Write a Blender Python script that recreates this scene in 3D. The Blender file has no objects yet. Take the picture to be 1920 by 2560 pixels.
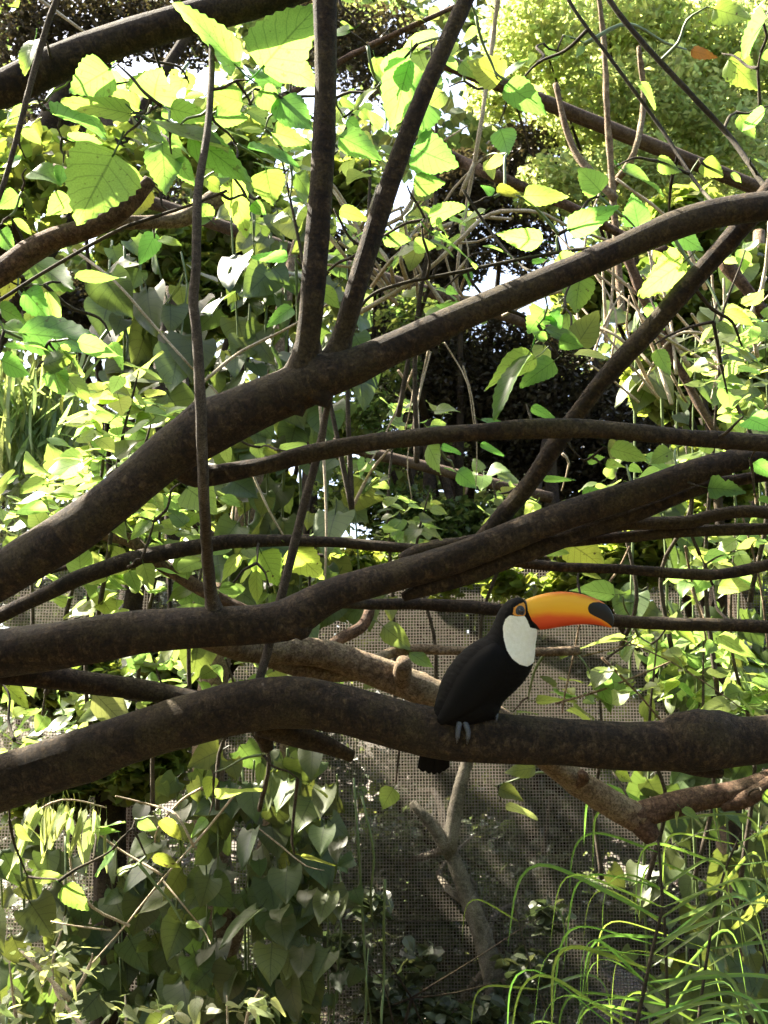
import bpy, math, random
import numpy as np
from mathutils import Vector, Matrix
from mathutils.bvhtree import BVHTree

SC = bpy.context.scene
COL = SC.collection
rng = np.random.default_rng(11)
random.seed(11)

# ------------------------------------------------------------------ camera
FPX = 2600.0                       # focal length in photograph pixels (1920 wide)
PITCH = math.radians(14)
CAM = np.array([0.0, 0.0, 1.6])
FWD = np.array([0.0, math.cos(PITCH), math.sin(PITCH)])
RGT = np.array([1.0, 0.0, 0.0])
UPV = np.array([0.0, -math.sin(PITCH), math.cos(PITCH)])
cd = bpy.data.cameras.new('camera')
cam = bpy.data.objects.new('camera', cd)
COL.objects.link(cam)
cam.location = CAM
cam.rotation_euler = (math.radians(90) + PITCH, 0, 0)
cd.sensor_fit = 'HORIZONTAL'
cd.sensor_width = 36
cd.lens = 36 * FPX / 1920
cd.clip_start = 0.05
cd.clip_end = 2000
cd.dof.use_dof = True
cd.dof.focus_distance = 2.3
cd.dof.aperture_fstop = 15.0
SC.camera = cam
SC.render.resolution_x, SC.render.resolution_y = 768, 1024

# ------------------------------------------------------------------ light
SUN = np.array([-0.60, 0.25, 0.82]); SUN /= np.linalg.norm(SUN)
w = bpy.data.worlds.new('World'); SC.world = w; w.use_nodes = True
wt = w.node_tree; wt.nodes.clear()
sky = wt.nodes.new('ShaderNodeTexSky'); sky.sky_type = 'NISHITA'; sky.sun_disc = False
sky.dust_density = 5.0; sky.ozone_density = 0.4; sky.sun_elevation = math.asin(SUN[2]); sky.sun_rotation = math.atan2(SUN[0], SUN[1])
bg = wt.nodes.new('ShaderNodeBackground'); bg.inputs[1].default_value = 0.08
wo = wt.nodes.new('ShaderNodeOutputWorld')
wt.links.new(sky.outputs[0], bg.inputs[0]); wt.links.new(bg.outputs[0], wo.inputs[0])
sl = bpy.data.lights.new('sun', 'SUN'); sl.energy = 5.0; sl.angle = math.radians(0.53); sl.color = (1, 0.92, 0.76)
so = bpy.data.objects.new('sun', sl); COL.objects.link(so)
so.rotation_euler = Vector(SUN).to_track_quat('Z', 'Y').to_euler(); so.location = (0, 0, 20)
SC.view_settings.view_transform = 'Standard'
try: SC.view_settings.look = 'None'
except Exception: pass
SC.view_settings.exposure = 3.25
SC.view_settings.gamma = 1.0
SC.render.engine = 'CYCLES'
SC.cycles.max_bounces = 7; SC.cycles.diffuse_bounces = 4; SC.cycles.glossy_bounces = 2
SC.cycles.transmission_bounces = 4; SC.cycles.transparent_max_bounces = 6
SC.cycles.caustics_reflective = False; SC.cycles.caustics_refractive = False
SC.cycles.use_denoising = True

# ------------------------------------------------------------------ helpers
DS = 1920 / 1659.0                 # overview picture -> photograph pixels
CS = 960 / 1659.0                  # enlarged regions -> photograph pixels
REG = {1: (0, 0), 2: (960, 0), 3: (0, 850), 4: (960, 850), 5: (0, 1700), 6: (960, 1700)}

def pt(px, py, d):
    return CAM + d * (FWD + RGT * ((px - 960) / FPX) + UPV * ((1280 - py) / FPX))
def dpt(x, y, d): return pt(x * DS, y * DS, d)
def rpt(k, x, y, d): return pt(REG[k][0] + x * CS, REG[k][1] + y * CS, d)
def unit(v):
    v = np.asarray(v, float); n = np.linalg.norm(v)
    return v / n if n > 1e-9 else v

def mesh_np(name, V, F, mat=None, smooth=True, UV=None, attrs=None):
    """V (n,3); F list of (m,k) arrays; UV per vertex"""
    me = bpy.data.meshes.new(name)
    V = np.asarray(V, np.float32)
    F = [np.asarray(f, np.int32) for f in F if len(f)]
    me.vertices.add(len(V)); me.vertices.foreach_set('co', V.ravel())
    loops = np.concatenate([f.ravel() for f in F])
    tot = np.concatenate([np.full(len(f), f.shape[1], np.int32) for f in F])
    st = np.concatenate([[0], np.cumsum(tot)[:-1]]).astype(np.int32)
    me.loops.add(len(loops)); me.loops.foreach_set('vertex_index', loops)
    me.polygons.add(len(tot)); me.polygons.foreach_set('loop_start', st); me.polygons.foreach_set('loop_total', tot)
    if UV is not None:
        ul = me.uv_layers.new(name='UVMap')
        ul.data.foreach_set('uv', np.asarray(UV, np.float32)[loops].ravel())
    if attrs:
        for k, a in attrs.items():
            at = me.attributes.new(k, 'FLOAT', 'POINT'); at.data.foreach_set('value', np.asarray(a, np.float32))
    me.polygons.foreach_set('use_smooth', np.full(len(tot), smooth))
    me.update(calc_edges=True); me.validate()
    if mat: me.materials.append(mat)
    return me

def obj(name, me, parent=None, **props):
    o = bpy.data.objects.new(name, me); COL.objects.link(o)
    if parent is not None: o.parent = parent
    for k, v in props.items(): o[k] = v
    return o
def thing(name, label, cat, group=None):
    o = bpy.data.objects.new(name, None); COL.objects.link(o)
    o.empty_display_size = 0.05
    o['label'] = label; o['category'] = cat
    if group: o['group'] = group
    return o

def spline(P, step):
    """Catmull-Rom through rows of P (any width), resampled about every step (first 3 columns metric)"""
    P = np.asarray(P, float)
    Q = np.vstack([2 * P[0] - P[1], P, 2 * P[-1] - P[-2]])
    out = []
    for i in range(len(P) - 1):
        p0, p1, p2, p3 = Q[i:i + 4]
        n = max(2, int(np.linalg.norm(p2[:3] - p1[:3]) / step))
        t = np.linspace(0, 1, n, endpoint=False)[:, None]
        out.append(0.5 * (2 * p1 + (p2 - p0) * t + (2 * p0 - 5 * p1 + 4 * p2 - p3) * t ** 2 + (3 * p1 - p0 - 3 * p2 + p3) * t ** 3))
    out.append(P[-1:])
    return np.vstack(out)

def wob(s, amp, freqs, r):
    return sum(amp / (i + 1) * np.sin(s * f + r.uniform(0, 6.28)) for i, f in enumerate(freqs))

def tube(name, P, R, mat, parent=None, seg=10, step=None, rough=0.05, cap=True, **props):
    """tapered limb through points P with radii R (metres)"""
    P = np.asarray(P, float); R = np.asarray(R, float)
    r0 = max(R.mean(), 1e-4)
    step = step or max(0.012, r0 * 0.8)
    S = spline(np.column_stack([P, R]), step)
    C, r = S[:, :3], np.maximum(S[:, 3], 1e-4)
    T = np.gradient(C, axis=0); T /= np.linalg.norm(T, axis=1)[:, None]
    n = len(C)
    up = np.array([0, 0, 1.0]) if abs(T[0, 2]) < 0.9 else np.array([1.0, 0, 0])
    N = np.zeros_like(C); N[0] = unit(np.cross(T[0], up))
    for i in range(1, n):
        v = N[i - 1] - T[i] * np.dot(N[i - 1], T[i]); N[i] = unit(v)
    B = np.cross(T, N)
    s = np.concatenate([[0], np.cumsum(np.linalg.norm(np.diff(C, axis=0), axis=1))])
    a = np.linspace(0, 2 * np.pi, seg, endpoint=False)
    rr = r[:, None] * np.ones((1, seg))
    if rough:
        g = np.zeros((n, seg))
        for k in range(7):
            f = rng.uniform(0.15, 0.9) / r0; m = rng.integers(0, 4)
            g += np.sin(s[:, None] * f + m * a[None] + rng.uniform(0, 6.28)) * rng.uniform(.3, 1)
        if r0 > .018:
            for _ in range(int(s[-1] / .22) + 1):
                ks, ka, kw, kh = rng.uniform(0, s[-1]), rng.uniform(0, 6.28), rng.uniform(.5, 1.1) * r0, rng.uniform(.06, .2)
                da = np.abs((a - ka + np.pi) % (2 * np.pi) - np.pi) * r0
                gg = ((s[:, None] - ks) ** 2 + da[None] ** 2) / kw ** 2
                g = g + 2.2 / rough * (kh * np.exp(-gg * 2) - kh * .8 * np.exp(-gg * 14))
        rr = rr * (1 + rough * g / 2.2 + rough * 0.5 * rng.normal(size=(n, seg)) * 0.35)
    V = C[:, None] + rr[..., None] * (np.cos(a)[None, :, None] * N[:, None] + np.sin(a)[None, :, None] * B[:, None])
    V = V.reshape(-1, 3)
    i = np.arange(n - 1)[:, None] * seg; j = np.arange(seg)[None]; j2 = (j + 1) % seg
    F = np.stack([i + j, i + j2, i + seg + j2, i + seg + j], -1).reshape(-1, 4)
    UV = np.stack([np.broadcast_to(s[:, None], (n, seg)), np.broadcast_to((a / 6.2832)[None], (n, seg)) * r0 * 6.28], -1).reshape(-1, 2)
    fl = [F]
    if cap:
        V = np.vstack([V, C[0] - T[0] * r[0] * .25, C[-1] + T[-1] * r[-1] * .35]); UV = np.vstack([UV, [0, 0], [0, 0]])
        k = n * seg
        fl.append(np.stack([np.full(seg, k), j2[0], j[0]], -1))
        fl.append(np.stack([np.full(seg, k + 1), (n - 1) * seg + j[0], (n - 1) * seg + j2[0]], -1))
    me = mesh_np(name, V, fl, mat, True, UV)
    return obj(name, me, parent, **props), C

# ------------------------------------------------------------------ materials
def nodes(m):
    m.use_nodes = True; t = m.node_tree; t.nodes.clear()
    def N(kind, **kw):
        n = t.nodes.new(kind)
        for k, v in kw.items():
            if k.startswith('i_'): n.inputs[k[2:].replace('_', ' ')].default_value = v
            elif k.startswith('n'): n.inputs[int(k[1:])].default_value = v
            else: setattr(n, k, v)
        return n
    return t, N, t.links.new
def c4(c): return (c[0], c[1], c[2], 1)
def ramp(N, stops, interp='LINEAR'):
    r = N('ShaderNodeValToRGB'); r.color_ramp.interpolation = interp
    e = r.color_ramp.elements
    while len(e) < len(stops): e.new(0.5)
    for el, (p, c) in zip(e, stops): el.position = p; el.color = c4(c) if len(c) == 3 else c
    return r

def bark(name, dark, mid, light, scale=1.0, moss=None, bump=0.5):
    m = bpy.data.materials.new(name); t, N, L = nodes(m)
    geo = N('ShaderNodeNewGeometry')
    n1 = N('ShaderNodeTexNoise', i_Scale=38 * scale, i_Detail=8.0, i_Roughness=0.72, i_Distortion=0.6)
    n2 = N('ShaderNodeTexNoise', i_Scale=190 * scale, i_Detail=4.0, i_Roughness=0.7)
    n3 = N('ShaderNodeTexNoise', i_Scale=7.0 * scale, i_Detail=5.0, i_Roughness=0.6)
    vo = N('ShaderNodeTexVoronoi', i_Scale=48.0 * scale, feature='DISTANCE_TO_EDGE')
    uvn = N('ShaderNodeUVMap'); mp = N('ShaderNodeMapping'); mp.inputs['Scale'].default_value = (70, 28, 1)
    n4 = N('ShaderNodeTexNoise', i_Scale=1.3 * scale, i_Detail=5.0, i_Roughness=0.65, i_Distortion=0.8)
    L(uvn.outputs[0], mp.inputs[0]); L(mp.outputs[0], n4.inputs['Vector'])
    for n in (n1, n2, n3): L(geo.outputs['Position'], n.inputs['Vector'])
    dist = N('ShaderNodeMixRGB'); dist.inputs[0].default_value = .05; L(geo.outputs['Position'], dist.inputs[1]); L(n1.outputs['Color'], dist.inputs[2]); L(dist.outputs[0], vo.inputs['Vector'])
    ad = N('ShaderNodeMath', operation='MULTIPLY', n1=0.40); L(n4.outputs[0], ad.inputs[0])
    mx = N('ShaderNodeMath', operation='MULTIPLY_ADD', n1=0.60); L(n1.outputs[0], mx.inputs[0]); L(ad.outputs[0], mx.inputs[2])
    r = ramp(N, [(0.36, dark), (0.50, mid), (0.64, light)]); L(mx.outputs[0], r.inputs[0])
    sp = ramp(N, [(0.38, (0.35, 0.33, 0.3)), (0.58, (1, 1, 1))]); L(n2.outputs[0], sp.inputs[0])
    mul = N('ShaderNodeMix', data_type='RGBA', blend_type='MULTIPLY'); mul.inputs[0].default_value = 0.75
    L(r.outputs[0], mul.inputs[6]); L(sp.outputs[0], mul.inputs[7])
    ck = ramp(N, [(0.0, (0.35, 0.32, 0.3)), (0.09, (1, 1, 1))]); L(vo.outputs['Distance'], ck.inputs[0])
    mc = N('ShaderNodeMix', data_type='RGBA', blend_type='MULTIPLY'); mc.inputs[0].default_value = 0.45
    L(mul.outputs[2], mc.inputs[6]); L(ck.outputs[0], mc.inputs[7]); base = mc.outputs[2]
    pr = ramp(N, [(0.48, (0, 0, 0)), (0.60, (1, 1, 1))]); L(n3.outputs[0], pr.inputs[0])
    pa = N('ShaderNodeMath', operation='MULTIPLY', n1=0.7); L(pr.outputs[0], pa.inputs[0])
    mo = N('ShaderNodeMix', data_type='RGBA', blend_type='MIX'); L(pa.outputs[0], mo.inputs[0])
    L(base, mo.inputs[6])
    m5 = N('ShaderNodeMix', data_type='RGBA', blend_type='MULTIPLY'); m5.inputs[0].default_value = 1.0; m5.inputs[6].default_value = c4(moss or light); L(sp.outputs[0], m5.inputs[7]); L(m5.outputs[2], mo.inputs[7])
    b = N('ShaderNodeBsdfPrincipled', i_Roughness=0.88); b.inputs['Specular IOR Level'].default_value = 0.25
    L(mo.outputs[2], b.inputs['Base Color'])
    h1 = N('ShaderNodeMath', operation='MULTIPLY_ADD', n1=0.35); L(n2.outputs[0], h1.inputs[0]); L(mx.outputs[0], h1.inputs[2])
    cs_ = N('ShaderNodeMapRange'); cs_.inputs[1].default_value = 0; cs_.inputs[2].default_value = .1; cs_.inputs[3].default_value = 0; cs_.inputs[4].default_value = .25; L(vo.outputs['Distance'], cs_.inputs[0])
    h2 = N('ShaderNodeMath', operation='ADD'); L(h1.outputs[0], h2.inputs[0]); L(cs_.outputs[0], h2.inputs[1])
    bp = N('ShaderNodeBump', i_Strength=min(1.0, bump * 1.6), i_Distance=0.012); L(h2.outputs[0], bp.inputs['Height']); L(bp.outputs[0], b.inputs['Normal'])
    o = N('ShaderNodeOutputMaterial'); L(b.outputs[0], o.inputs[0])
    return m

def leafmat(name, col, tcol, tw=0.5, rough=0.4, var=0.35, hue=0.03, spots=0.0, spec=0.5, veins=True):
    m = bpy.data.materials.new(name); t, N, L = nodes(m)
    geo = N('ShaderNodeNewGeometry'); oi = N('ShaderNodeObjectInfo')
    ad = N('ShaderNodeMath', operation='ADD'); L(geo.outputs['Random Per Island'], ad.inputs[0]); L(oi.outputs['Random'], ad.inputs[1])
    fr = N('ShaderNodeMath', operation='FRACT'); L(ad.outputs[0], fr.inputs[0])
    m7 = N('ShaderNodeMath', operation='MULTIPLY', n1=7.31); L(fr.outputs[0], m7.inputs[0])
    f2 = N('ShaderNodeMath', operation='FRACT'); L(m7.outputs[0], f2.inputs[0])
    hv = N('ShaderNodeMapRange'); hv.inputs[3].default_value = 0.5 - hue; hv.inputs[4].default_value = 0.5 + hue; L(fr.outputs[0], hv.inputs[0])
    vv = N('ShaderNodeMapRange'); vv.inputs[3].default_value = 1 - var; vv.inputs[4].default_value = 1 + var; L(f2.outputs[0], vv.inputs[0])
    fac = vv.outputs[0]
    if veins:
        uv = N('ShaderNodeUVMap'); sx = N('ShaderNodeSeparateXYZ'); L(uv.outputs[0], sx.inputs[0])
        au = N('ShaderNodeMath', operation='ABSOLUTE'); L(sx.outputs[0], au.inputs[0])
        # side veins leave the midrib upwards
        k = N('ShaderNodeMath', operation='MULTIPLY_ADD', n1=-0.30); L(au.outputs[0], k.inputs[0]); L(sx.outputs[1], k.inputs[2])
        k2 = N('ShaderNodeMath', operation='MULTIPLY', n1=6.5); L(k.outputs[0], k2.inputs[0])
        pp = N('ShaderNodeMath', operation='PINGPONG', n1=0.5); L(k2.outputs[0], pp.inputs[0])
        v1 = N('ShaderNodeMapRange'); v1.inputs[1].default_value = 0.0; v1.inputs[2].default_value = 0.085; v1.inputs[3].default_value = 0.66; v1.inputs[4].default_value = 1.0; L(pp.outputs[0], v1.inputs[0])
        v2 = N('ShaderNodeMapRange'); v2.inputs[1].default_value = 0.015; v2.inputs[2].default_value = 0.05; v2.inputs[3].default_value = 0.58; v2.inputs[4].default_value = 1.0; L(au.outputs[0], v2.inputs[0])
        mn = N('ShaderNodeMath', operation='MULTIPLY'); L(v1.outputs[0], mn.inputs[0]); L(v2.outputs[0], mn.inputs[1])
        cl = N('ShaderNodeTexNoise', i_Scale=5.0, i_Detail=4.0); 
        tcn = N('ShaderNodeTexCoord'); L(tcn.outputs['Object'], cl.inputs['Vector'])
        cl.inputs['Scale'].default_value = 55
        cr = N('ShaderNodeMapRange'); cr.inputs[1].default_value = 0.3; cr.inputs[2].default_value = 0.7; cr.inputs[3].default_value = 0.85; cr.inputs[4].default_value = 1.12; L(cl.outputs[0], cr.inputs[0])
        m3 = N('ShaderNodeMath', operation='MULTIPLY'); L(mn.outputs[0], m3.inputs[0]); L(cr.outputs[0], m3.inputs[1])
        m4 = N('ShaderNodeMath', operation='MULTIPLY'); L(m3.outputs[0], m4.inputs[0]); L(fac, m4.inputs[1]); fac = m4.outputs[0]
    def shade(c):
        h = N('ShaderNodeHueSaturation'); h.inputs['Color'].default_value = c4(c)
        L(hv.outputs[0], h.inputs['Hue']); L(fac, h.inputs['Value'])
        out = h.outputs[0]
        if spots:
            ns = N('ShaderNodeTexNoise', i_Scale=90.0, i_Detail=2.0); L(geo.outputs['Position'], ns.inputs['Vector'])
            rs = ramp(N, [(0.66, (0, 0, 0)), (0.71, (1, 1, 1))]); L(ns.outputs[0], rs.inputs[0])
            ms = N('ShaderNodeMath', operation='MULTIPLY', n1=spots); L(rs.outputs[0], ms.inputs[0])
            mx = N('ShaderNodeMix', data_type='RGBA'); L(ms.outputs[0], mx.inputs[0]); L(out, mx.inputs[6]); mx.inputs[7].default_value = (0.06, 0.035, 0.012, 1)
            out = mx.outputs[2]
        return out
    b = N('ShaderNodeBsdfPrincipled', i_Roughness=rough); b.inputs['Specular IOR Level'].default_value = spec
    L(shade(col), b.inputs['Base Color'])
    tr = N('ShaderNodeBsdfTranslucent'); L(shade(tcol), tr.inputs['Color'])
    mix = N('ShaderNodeMixShader'); mix.inputs[0].default_value = tw; L(b.outputs[0], mix.inputs[1]); L(tr.outputs[0], mix.inputs[2])
    o = N('ShaderNodeOutputMaterial'); L(mix.outputs[0], o.inputs[0])
    return m

def plain(name, col, rough=0.6, spec=0.4, noise=0.25, scale=60):
    m = bpy.data.materials.new(name); t, N, L = nodes(m)
    geo = N('ShaderNodeNewGeometry'); n = N('ShaderNodeTexNoise', i_Scale=float(scale), i_Detail=4.0); L(geo.outputs['Position'], n.inputs['Vector'])
    r = ramp(N, [(0.3, tuple(c * (1 - noise) for c in col)), (0.7, tuple(min(1, c * (1 + noise)) for c in col))]); L(n.outputs[0], r.inputs[0])
    b = N('ShaderNodeBsdfPrincipled', i_Roughness=rough); b.inputs['Specular IOR Level'].default_value = spec
    L(r.outputs[0], b.inputs['Base Color']); o = N('ShaderNodeOutputMaterial'); L(b.outputs[0], o.inputs[0])
    return m

M = {}
M['bark'] = bark('mulberry_bark', (0.008, 0.0045, 0.0026), (0.030, 0.0185, 0.0095), (0.10, 0.068, 0.036), moss=(0.062, 0.046, 0.019))
M['bark_tan'] = bark('tan_bark', (0.10, 0.066, 0.04), (0.21, 0.145, 0.088), (0.36, 0.27, 0.175), moss=(0.30, 0.24, 0.15))
M['bark_red'] = bark('reddish_bark', (0.045, 0.024, 0.014), (0.11, 0.062, 0.036), (0.2, 0.125, 0.08), moss=(0.15, 0.1, 0.06))
M['bark_grey'] = bark('grey_stem_bark', (0.04, 0.03, 0.02), (0.085, 0.067, 0.048), (0.16, 0.13, 0.095), scale=2.0)
M['bark_pale'] = bark('pale_dry_stem', (0.3, 0.23, 0.15), (0.5, 0.41, 0.29), (0.62, 0.53, 0.4), scale=2.0, bump=0.3)
M['bark_fork'] = bark('pale_grey_bark', (0.09, 0.08, 0.06), (0.2, 0.175, 0.135), (0.34, 0.3, 0.24), scale=1.5)
M['twig'] = bark('dark_twig', (0.016, 0.012, 0.008), (0.04, 0.032, 0.02), (0.09, 0.075, 0.045), scale=2.0, bump=0.3)
M['green_stem'] = plain('green_stem', (0.10, 0.14, 0.05), 0.55)
M['leaf'] = leafmat('mulberry_leaf', (0.082, 0.165, 0.034), (0.245, 0.45, 0.07), 0.62, rough=0.42, spots=0.5)
M['leaf_yellow'] = leafmat('yellowing_leaf', (0.16, 0.20, 0.04), (0.36, 0.46, 0.06), 0.62, rough=0.5, spots=0.9)
M['leaf_dry'] = leafmat('dry_leaf', (0.16, 0.06, 0.02), (0.26, 0.08, 0.02), 0.4, rough=0.6, spots=1.0)
M['heart'] = leafmat('heart_leaf', (0.066, 0.092, 0.029), (0.15, 0.21, 0.035), 0.35, rough=0.45, spec=0.45, var=0.4)
M['shrub'] = leafmat('shrub_leaf', (0.13, 0.19, 0.04), (0.32, 0.45, 0.09), 0.6, rough=0.4, var=0.45)
M['pale'] = leafmat('pale_shrub_leaf', (0.26, 0.30, 0.14), (0.42, 0.5, 0.14), 0.5, rough=0.45)
M['feather'] = leafmat('feathery_leaf', (0.24, 0.28, 0.10), (0.50, 0.58, 0.18), 0.6, rough=0.55, var=0.4, veins=False)
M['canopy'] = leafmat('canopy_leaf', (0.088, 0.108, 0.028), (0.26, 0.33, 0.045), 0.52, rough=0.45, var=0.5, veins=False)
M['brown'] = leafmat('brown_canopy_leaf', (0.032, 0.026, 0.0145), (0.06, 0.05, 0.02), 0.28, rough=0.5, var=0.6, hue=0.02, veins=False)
M['wood'] = leafmat('far_wood_leaf', (0.085, 0.105, 0.04), (0.22, 0.28, 0.07), 0.5, rough=0.5, var=0.6, hue=0.04, veins=False)
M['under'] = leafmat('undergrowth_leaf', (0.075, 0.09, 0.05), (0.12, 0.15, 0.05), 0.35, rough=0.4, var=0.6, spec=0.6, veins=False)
M['palm'] = leafmat('palm_leaflet', (0.12, 0.195, 0.045), (0.24, 0.41, 0.06), 0.5, rough=0.27, var=0.3, veins=False, spec=0.6)
M['reed'] = leafmat('hanging_strip_leaf', (0.20, 0.26, 0.11), (0.34, 0.44, 0.12), 0.5, rough=0.4, var=0.4, veins=False)
M['timber'] = bark('weathered_timber', (0.05, 0.032, 0.02), (0.10, 0.065, 0.042), (0.17, 0.12, 0.08), scale=1.5)

# ------------------------------------------------------------------ leaf shapes (length 1 along +Y, base at origin, face +Z)
def leaf_mesh(name, mat, kind='ovate', nt=14, nv=3, fold=0.12, curl=0.25, serr=0.03, petiole=0.3, seed=0, side=0.0, width=1.0):
    r = np.random.default_rng(seed)
    t = np.linspace(0, 1, nt + 1)
    if kind == 'ovate': half = 0.40 * np.sin(np.pi * np.clip(t, 0, 1) ** 0.62) ** 0.8 * (1 - 0.25 * t); back = 0.05
    elif kind == 'heart':
        t = np.array([0, .02, .06, .12, .2, .3, .42, .55, .68, .8, .9, 1.0]); nt = len(t) - 1
        half = np.interp(t, [0, .02, .06, .12, .2, .3, .42, .55, .68, .8, .9, 1], [.01, .17, .31, .41, .47, .485, .45, .375, .275, .165, .08, 0]); back = 0.17
    elif kind == 'lobed':
        half = 0.43 * np.sin(np.pi * np.clip(t, 0, 1) ** 0.55) ** 0.8 * (1 - 0.2 * t); half *= 1 - 0.35 * np.exp(-((t - 0.42) / 0.07) ** 2) ; back = 0.10
    else: half = 0.22 * np.sin(np.pi * t ** 0.8); back = 0.0
    half = half * width
    half[0] = 0.012; half[-1] = 0.004
    V = []; UV = []
    vs = np.linspace(-1, 1, 2 * nv + 1)
    ph = r.uniform(0, 6.28)
    for i, ti in enumerate(t):
        for v in vs:
            e = abs(v) ** 3
            s = 1 + (serr / max(half[i], .05)) * (0.5 if i % 2 else -0.5) * e * (1 if 0 < i < nt else 0)
            x = v * half[i] * s
            y = ti - back * abs(v) ** 1.5 * (1 - ti) ** 2 * 2.0 * min(1, ti * 8 + (0.35 if ti == 0 else 0))
            z = fold * abs(x) - curl * (ti - 0.3) ** 2 * (1 if ti > .3 else .4) + 0.05 * math.sin(6 * ti + ph + 2 * v) * abs(v) + side * v * half[i]
            V.append((x + 0.05 * side * math.sin(3 * ti), y, z)); UV.append((v, ti))
    k = 2 * nv + 1
    F = [(i * k + j, i * k + j + 1, (i + 1) * k + j + 1, (i + 1) * k + j) for i in range(nt) for j in range(k - 1)]
    F4 = np.array(F)
    if petiole:
        b = len(V); w = 0.014
        pts = [np.array([0, 0.03, 0.0]), np.array([0, -petiole * .5, 0.02]), np.array([0, -petiole, 0.09])]
        P = []
        for q in pts:
            for a in (0, 2.09, 4.19): P.append((q[0] + w * math.cos(a), q[1], q[2] + w * math.sin(a))); UV.append((0.0, 0.02))
        V += P
        pf = [(b + i * 3 + j, b + i * 3 + (j + 1) % 3, b + (i + 1) * 3 + (j + 1) % 3, b + (i + 1) * 3 + j) for i in range(2) for j in range(3)]
        F4 = np.vstack([F4, pf])
    return mesh_np(name, V, [F4], mat, True, UV)

def variants(name, mat, kind, n, **kw):
    return [leaf_mesh(name, mat, kind, seed=i, fold=0.05 + 0.09 * (i % 3), curl=0.08 + 0.16 * ((i * 7) % 4) / 3, side=[0, .25, -.2, .1][i % 4], **kw) for i in range(n)]

LV = {
    'ovate': variants('leaf', M['leaf'], 'ovate', 6, serr=0.035, nt=18, nv=2, width=1.12),
    'lobed': variants('leaf', M['leaf'], 'lobed', 3, serr=0.04, nt=18, nv=2),
    'yellow': variants('leaf', M['leaf_yellow'], 'ovate', 3, serr=0.035, nt=16, nv=2),
    'dry': variants('leaf', M['leaf_dry'], 'ovate', 2, serr=0.05, nt=12, nv=2),
    'heart': variants('leaf', M['heart'], 'heart', 6, serr=0.0, nt=10, nv=3),
    'shrub': variants('leaf', M['shrub'], 'ovate', 5, serr=0.02, nt=10, nv=2),
    'pale': variants('leaf', M['pale'], 'ovate', 4, serr=0.0, nt=8, nv=1),
}
NATW = {'ovate': 0.85, 'lobed': 0.8, 'yellow': 0.76, 'dry': 0.76, 'heart': 0.92, 'shrub': 0.76, 'pale': 0.76}

def put_leaf(kind, B, T, parent, ratio=None, normal=None, roll=0.0, vi=None, name='leaf'):
    B = np.asarray(B, float); T = np.asarray(T, float)
    l = T - B; ln = np.linalg.norm(l); y = l / max(ln, 1e-6)
    if normal is None: normal = -FWD * 0.9 + np.array([0, 0, 0.5]) + rng.normal(size=3) * 0.22
    z = normal - y * np.dot(normal, y); z = unit(z); x = np.cross(y, z)
    c, s = math.cos(roll), math.sin(roll); x, z = x * c + z * s, z * c - x * s
    ms = LV[kind]; me = ms[vi % len(ms)] if vi is not None else ms[rng.integers(len(ms))]
    o = obj(name, me, parent)
    wx = ln if ratio is None else ln * ratio / NATW[kind]
    m = Matrix.Identity(4)
    for i, (ax, sc) in enumerate(((x, wx), (y, ln), (z, ln * 0.9 + wx * 0.1))):
        for j in range(3): m[j][i] = ax[j] * sc
    for j in range(3): m[j][3] = B[j]
    o.matrix_world = m
    if parent is not None: o.matrix_parent_inverse = Matrix.Identity(4)
    return o

# small leaf template for dense crowns (made once, repeated into one mesh)
TPL = {
    'blade': (np.array([(0, 0, 0), (-.26, .38, .06), (0, .45, 0), (.26, .38, .06), (0, 1, -.08)]), np.array([(0, 2, 1), (0, 3, 2), (1, 2, 4), (2, 3, 4)])),
    'round': (np.array([(0, 0, 0), (-.34, .2, .07), (-.36, .55, .06), (0, .5, 0), (.36, .55, .06), (.34, .2, .07), (0, 1, -.1)]), np.array([(0, 3, 1), (1, 3, 2), (0, 5, 3), (3, 5, 4), (2, 3, 6), (3, 4, 6)])),
    'strip': (np.array([(0, 0, 0), (-.035, .4, .0), (.035, .4, .01), (-.03, .8, -.05), (.03, .8, -.04), (0, 1, -.1)]), np.array([(0, 2, 1), (1, 2, 4), (1, 4, 3), (3, 4, 5)])),
}
def leaf_cloud(name, C, size, mat, parent=None, tpl='blade', up=0.6, hang=None, szvar=0.35, **props):
    """one mesh of many small leaves at centres C"""
    n = len(C); tv, tf = TPL[tpl]
    nrm = rng.normal(size=(n, 3)); nrm /= np.linalg.norm(nrm, axis=1)[:, None]
    nrm[:, 2] = np.abs(nrm[:, 2]); nrm = nrm + np.array([0, 0, up]); nrm /= np.linalg.norm(nrm, axis=1)[:, None]
    y = rng.normal(size=(n, 3))
    if hang is not None: y = y * (1 - hang) + np.array([0, 0, -1.0]) * hang * 2
    y -= nrm * (y * nrm).sum(1)[:, None]; y /= np.linalg.norm(y, axis=1)[:, None] + 1e-9
    x = np.cross(y, nrm)
    s = size * (1 + szvar * rng.uniform(-1, 1, n))
    V = C[:, None] + s[:, None, None] * (tv[None, :, :1] * x[:, None] + (tv[None, :, 1:2] - .5) * y[:, None] + tv[None, :, 2:] * nrm[:, None])
    F = tf[None] + (np.arange(n) * len(tv))[:, None, None]
    me = mesh_np(name, V.reshape(-1, 3), [F.reshape(-1, 3)], mat, False)
    return obj(name, me, parent, kind='stuff', **props)
def blob(center, rad, n, squash=0.8, hollow=0.0):
    v = rng.normal(size=(n, 3)); v /= np.linalg.norm(v, axis=1)[:, None]
    r = rng.uniform(hollow, 1, n) ** 0.45
    return center + v * r[:, None] * rad * np.array([1, 1, squash])

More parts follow.
